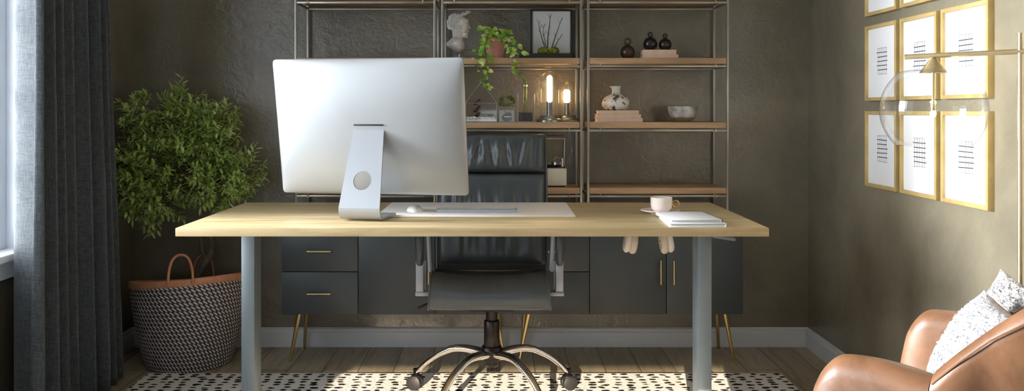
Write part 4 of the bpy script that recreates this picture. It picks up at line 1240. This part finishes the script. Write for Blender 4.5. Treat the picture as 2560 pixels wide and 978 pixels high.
# ------------------------------------------------------------------ pictures on the right wall
def grid_picture(label, y0, y1, z0, z1, var):
    t = thing('framed_drawing', label, 'picture', (XR, (y0+y1)/2, z0), 0, 'framed line drawings on the right wall')
    w_ = abs(y1-y0); h_ = z1-z0; b_ = 0.013
    bm = BM(); tk = 0.02
    add_box(bm, (-tk/2, -w_/2+b_/2, h_/2), (tk, b_, h_), 0.001); add_box(bm, (-tk/2, w_/2-b_/2, h_/2), (tk, b_, h_), 0.001)
    add_box(bm, (-tk/2, 0, b_/2), (tk, w_-2*b_, b_), 0.001); add_box(bm, (-tk/2, 0, h_-b_/2), (tk, w_-2*b_, b_), 0.001)
    obj('frame', bm, M['frame_gold'], t)
    bm = BM(); add_box(bm, (-0.007, 0, h_/2), (0.006, w_-2*b_, h_-2*b_)); sheet = obj('sheet', bm, M['paper'], t, False)
    random.seed(var); bm = BM(); x = -0.0104
    gw, gh = 0.090, 0.098; zc = h_*0.5+0.004
    for i in range(7):
        z = zc-gh/2+gh*i/6; strong = i not in (0, 6)
        hh = 0.0030 if strong else 0.0010
        add_box(bm, (x, random.uniform(-.003, .003), z), (0.0008, gw*random.uniform(0.9, 1.0), hh), 0, Matrix.Rotation(random.uniform(-.02, .02), 3, 'X'))
    part_label(obj('drawn_strokes', bm, M['ink'], sheet, False), 'dark horizontal ink strokes')
    bm = BM()
    for i in range(5):
        y = -gw/2+gw*(i+0.5)/5
        add_box(bm, (x-0.0002, y, zc), (0.0006, 0.0010, gh*random.uniform(0.95, 1.05)))
    part_label(obj('pencil_lines', bm, M['ink_light'], sheet, False), 'thin vertical pencil lines')
cols = [(3.164, 3.434), (2.872, 3.136), (2.568, 2.844)]
rws = [(0.812, 1.103), (1.142, 1.431), (1.470, 1.76)]
cn = ['far left column', 'middle column', 'right column, behind the glass lamp']
cn2 = [['gold framed grid drawing on the right wall, bottom row, nearest the back corner', 'gold framed grid drawing on the right wall, bottom row, second from the back corner', 'gold framed grid drawing on the right wall, bottom row, nearest the lamp pole'],
       ['gold framed grid drawing on the right wall, row above the lowest, nearest the back corner', 'gold framed grid drawing on the right wall, behind the tip of the lamp arm', 'gold framed grid drawing on the right wall, row above the lowest, nearest the lamp pole'],
       ['gold framed picture of the topmost row, nearest the back corner', 'gold framed picture of the topmost row, above the lamp arm tip']]
for r_ in range(3):
    for c_ in range(3):
        if r_ == 2 and c_ == 2: continue
        grid_picture(cn2[r_][c_], *cols[c_], *rws[r_], r_*3+c_+1)

# ------------------------------------------------------------------ floor lamp
t = thing('floor_lamp', 'brass floor lamp with a clear glass globe hanging from its arm', 'lamp', (1.331, 2.25, 0))
bm = BM(); add_lathe(bm, [(0, 0), (0.095, 0), (0.095, 0.012), (0.088, 0.016), (0, 0.018)], (0, 0, 0), 40); obj('base', bm, M['brass_satin'], t)
bm = BM(); add_tube(bm, [(0, 0, 0.015), (0, 0, 1.304)], 0.0062, 16); obj('pole', bm, M['brass_satin'], t)
ad = Vector((-0.219, 0.165, 0))
bm = BM(); add_tube(bm, [ad*-0.03+Vector((0, 0, 1.2565)), ad+Vector((0, 0, 1.2525))], 0.0068, 16)
obj('arm', bm, M['brass_satin'], t)
G = ad*0.741
gz = 1.107
bm = BM(); add_lathe(bm, [(0, 1.249), (0.007, 1.247), (0.032, 1.211), (0.034, 1.207), (0.030, 1.207), (0, 1.212)], (G.x, G.y, 0), 32); obj('shade_cap', bm, M['brass_satin'], t)
bm = BM(); add_tube(bm, [(G.x, G.y, 1.212), (G.x, G.y, 1.112)], 0.0042, 12); add_lathe(bm, [(0, 1.120), (0.006, 1.120), (0.007, 1.105), (0, 1.104)], (G.x, G.y, 0), 16); obj('bulb_stem', bm, M['brass'], t)
bm = BM(); add_ball(bm, (G.x, G.y, 1.097), (0.0075, 0.0075, 0.010), 16, 12); part_label(obj('bulb', bm, M['bulb_white'], t), 'small bright bulb')
rg = 0.134; prof = []
for i in range(25):
    a = R(-46.5+(52+46.5)*i/24)
    z = rg*math.sin(a)
    if z > 0: z *= 1.0
    prof.append((rg*math.cos(a), z))
# close smoothly to the cap
prof += [(0.062, 0.112), (0.040, 0.1135), (0.031, 0.1115)]
prof = [(r_, z) for r_, z in prof if not (z > 0.100 and r_ > 0.075 and False)]
zt_ = max(z for r_, z in prof[:-3])
sc = 0.104/zt_
prof = [((r_, z*sc if z > 0 else z)) for r_, z in prof[:-3]]+[(0.062, 0.108), (0.045, 0.1095), (0.030, 0.108)]
bm = BM(); add_lathe(bm, prof, (G.x, G.y, gz), 64, False, False)
o = obj('glass_globe', bm, M['glass'], t)
part_label(o, 'clear open-bottomed glass globe')

# ------------------------------------------------------------------ armchair
AC = Vector((1.03, 1.77, 0))
t = thing('armchair', 'tan brown leather tub armchair holding two white cushions', 'armchair', AC, R(47))
def path(s):
    """s: 0..1 from near arm front round the back to far arm front -> (x, y, nx, ny), n outward"""
    A, yf, yb, rc = 0.265, 0.285, -0.235, 0.20
    L1 = yf-(yb+rc); La = PI/2*rc; L2 = 2*(A-rc); T = 2*L1+2*La+L2; d = s*T
    if d <= L1: return (-A, yf-d, -1, 0)
    d -= L1
    if d <= La:
        a = PI+d/rc; return (-A+rc+rc*math.cos(a), yb+rc+rc*math.sin(a), math.cos(a), math.sin(a))
    d -= La
    if d <= L2: return (-A+rc+d, yb, 0, -1)
    d -= L2
    if d <= La:
        a = 1.5*PI+d/rc; return (A-rc+rc*math.cos(a), yb+rc+rc*math.sin(a), math.cos(a), math.sin(a))
    d -= La
    return (A, yb+rc+d, 1, 0)
def ztop(y, x):
    if y > 0.065: return 0.618+0.012*math.sin((y-0.065)/0.22*PI)
    f = min(1, (0.065-y)/0.25)
    return 0.624+0.255*(f**0.95)*(1-0.12*f)
def shell(s0, s1, n, cap0, cap1):
    bm = BM(); secs = []
    for i in range(n+1):
        s = s0+(s1-s0)*i/n
        x, y, nx, ny = path(s)
        zt = ztop(y, x); z0 = 0.20
        e0 = (i/n)*(s1-s0)*2.0; e1 = (1-i/n)*(s1-s0)*2.0
        rnd = 1.0
        if cap0: rnd = min(rnd, math.sqrt(max(0, 1-(1-min(1, e0/0.085))**2)))
        if cap1: rnd = min(rnd, math.sqrt(max(0, 1-(1-min(1, e1/0.085))**2)))
        tk = 0.040*(0.35+0.65*rnd); zt2 = zt-0.10*(1-rnd)
        ring = []
        NP = 20
        pts = []
        for k_ in range(9):        # rounded top from outer to inner
            a = PI*k_/8
            pts.append((tk*math.cos(a), zt2-0.040+0.040*math.sin(a)))
        for k_ in range(1, 8): pts.append((-tk, lerp(zt2-0.040, z0, k_/7)))
        pts.append((0, z0-0.01)); pts.append((tk*0.9, z0))
        for k_ in range(1, 7): pts.append((tk, lerp(z0, zt2-0.040, k_/7)))
        for (o_, z) in pts:
            f = (z-z0)/(zt-z0)
            gg = min(1, max(0, (0.065-y)/0.10)); gg = gg*gg*(3-2*gg)
            flare = -0.05+0.05*f+0.018*math.sin(PI*min(1, max(0, f)))-0.13*gg*(1-min(1, max(0, f)))
            fw = 0.045*(1-f) if (cap0 or cap1) else 0      # front edge leans
            lean_ = 0.03*max(0, f)**1.5*max(0, -ny)
            yy = y+ny*(o_+flare+lean_)+fw*(max(0, 1-e0/0.35) if cap0 else (max(0, 1-e1/0.35) if cap1 else 0))
            ring.append(bm.verts.new((x+nx*(o_+flare+lean_), yy, z)))
        secs.append(ring)
    for A, B in zip(secs, secs[1:]):
        m_ = len(A)
        for k_ in range(m_): bm.faces.new((A[k_], A[(k_+1) % m_], B[(k_+1) % m_], B[k_]))
    bm.faces.new(secs[0][::-1]); bm.faces.new(secs[-1])
    return bm
Tt = 2*(0.285+0.235-0.20)+PI*0.20+2*(0.065)
sa = (0.285-0.065)/Tt
obj('armrest', shell(0, sa-0.001, 30, True, False), M['tan_leather'], t)
obj('armrest', shell(1-sa+0.001, 1, 30, False, True), M['tan_leather'], t)
bmb = shell(sa+0.001, 1-sa-0.001, 70, False, False)
obj('backrest', bmb, M['tan_leather'], t)
bm = BM(); pl = []
for i in range(61):
    s = sa+0.004+(1-2*sa-0.008)*i/60; x, y, nx, ny = path(s); zt = ztop(y, x); f = 1
    pl.append((x+nx*(0.0355+0.03*max(0, -ny)), y+ny*(0.0355+0.03*max(0, -ny)), zt-0.020))
add_tube(bm, pl, 0.0016, 6); part_label(obj('piping', bm, M['tan_leather'], t), 'raised leather seam along the back')
bm = BM(); add_box(bm, (0, 0.03, 0.30), (0.44, 0.47, 0.10), 0.03, seg=4); obj('seat_base', bm, M['tan_leather'], t)
bm = BM(); add_pillow(bm, 0.44, 0.48, 0.10, 24, 24, 10, 2.6, None, 0, Matrix.Translation((0, 0.035, 0.395)) @ Matrix.Rotation(R(-90), 4, 'X')); obj('seat_cushion', bm, M['tan_leather'], t)
for x in (-1, 1):
    for y in (-1, 1):
        bm = BM(); add_tube(bm, [(x*0.19, y*0.19+0.02, 0.255), (x*0.22, y*0.22+0.02, 0.012 if (1.03+0.682*x*0.22-0.731*(y*0.22+0.02)) < 1.18 else 0.002)], [0.016, 0.010], 12); obj('leg', bm, M['black_plastic'], t)

def cushion(name, label, loc, yaw, tiltd, w, h, th_, mf, mb, disp, roll=0):
    t = thing(name, label, 'cushion', loc, yaw)
    X = Matrix.Translation((0, 0, h/2)) @ Matrix.Rotation(R(tiltd), 4, 'X') @ Matrix.Rotation(R(roll), 4, 'Y')
    bm = BM(); add_pillow(bm, w, h, th_, 110, 110, 2.6, 1.6, disp, 0.10, X)
    if mb:     # split front / back into two covers
        bm2 = bm.copy()
        fr = [f for i, f in enumerate(bm.faces) if i % 2 == 1]; bk = [f for i, f in enumerate(bm2.faces) if i % 2 == 0]
        bmesh.ops.delete(bm, geom=fr, context='FACES'); bmesh.ops.delete(bm2, geom=bk, context='FACES')
        obj('front_cover', bm, mf, t, True, None, False); part_label(obj('back_cover', bm2, mb, t, True, None, False), 'ochre tan reverse side')
    else: obj('cover', bm, mf, t)
    return t
def tuft(u, v):
    s = 0.0
    if (v+0.15*u) > -0.15: s += 0.011*noise.noise(Vector((u*24, v*24, 0)))+0.007*noise.noise(Vector((u*60, v*60, 3)))
    else: s += 0.007*math.sin((u+v*0.12)*62)
    return s
def shag(u, v): return 0.009*noise.noise(Vector((u*30, v*30, 5)))+0.010*noise.noise(Vector((u*70, v*70, 8)))
# front normal = local -Y ; wanted world normal about (-0.99, 0.12)
cushion('throw_cushion', 'white tufted cushion with ochre back leaning in the armchair', (1.045, 1.885, 0.40), R(-96), -24, 0.36, 0.29, 0.16, M['white_knit'], M['ochre'], tuft, 4)
cushion('shaggy_cushion', 'grey white shaggy cushion behind the white one in the armchair', (1.20, 2.03, 0.40), R(-84), -22, 0.36, 0.30, 0.12, M['grey_shag'], None, shag, 8)

# ------------------------------------------------------------------ light
def area(name, loc, rot, sx, sy, e, col, spread=180):
    l = bpy.data.lights.new(name, 'AREA'); l.shape = 'RECTANGLE'; l.size = sx; l.size_y = sy; l.energy = e; l.color = col; l.spread = R(spread)
    o = bpy.data.objects.new(name, l); C.objects.link(o); o.location = loc; o.rotation_euler = rot
    return o
zc = (WZ[0]+WZ[1])/2; hz_ = WZ[1]-WZ[0]
area('daylight_window', (XL-5.0, 2.75, 2.15), (0, R(-82), 0), 2.8, 2.6, 275, (0.97, 0.98, 1.0), 50)
#W2area('daylight_window', (XL-0.35, sum(W2)/2, zc), (0, R(-90), 0), hz_, W2[1]-W2[0], 40, (0.90, 0.95, 1.0), 120)
area('slot_fill', ((FO[0]+FO[1])/2, YF-0.5, 0.9), (R(90), 0, 0), 2.1, 0.5, 1, (1.0, 0.95, 0.88))  # added fill light outside the unseen slot window
sun = bpy.data.lights.new('sun', 'SUN'); sun.energy = 22.0; sun.color = (1.0, 0.82, 0.62); sun.angle = R(0.3)
so = bpy.data.objects.new('sun', sun); C.objects.link(so)
tan_e = (FZ[1]-0.02)/(3.76-YF+0.09)
dirv = Vector((0.17, 1.0, -tan_e)).normalized()
so.rotation_euler = dirv.to_track_quat('-Z', 'Y').to_euler()
so.location = (-1, -4, 3)
pl_ = bpy.data.lights.new('pendant_bulb', 'POINT'); pl_.energy = 2.0; pl_.color = (1, 0.85, 0.65); pl_.shadow_soft_size = 0.008
po = bpy.data.objects.new('pendant_bulb', pl_); C.objects.link(po); po.location = Vector((1.331, 2.25, 0))+G+Vector((0, 0, 1.084))

wd = bpy.data.worlds.new('World'); S.world = wd; wd.use_nodes = True
bg = wd.node_tree.nodes['Background']; bg.inputs['Color'].default_value = (0.85, 0.92, 1.0, 1); bg.inputs['Strength'].default_value = 7.5

# ------------------------------------------------------------------ camera
cam = bpy.data.cameras.new('camera'); co = bpy.data.objects.new('camera', cam); C.objects.link(co)
cam.sensor_width = 36; cam.lens = 36*F/2560; cam.sensor_fit = 'HORIZONTAL'
cam.shift_x = 31/2560; cam.shift_y = -214/2560
cam.clip_start = 0.02
co.location = (0, 0, EYE); co.rotation_euler = (R(90), 0, 0)
S.camera = co
S.view_settings.view_transform = 'Standard'; S.view_settings.look = 'None'
S.view_settings.exposure = 0.12; S.view_settings.gamma = 1.0; S.view_settings.use_curve_mapping = False
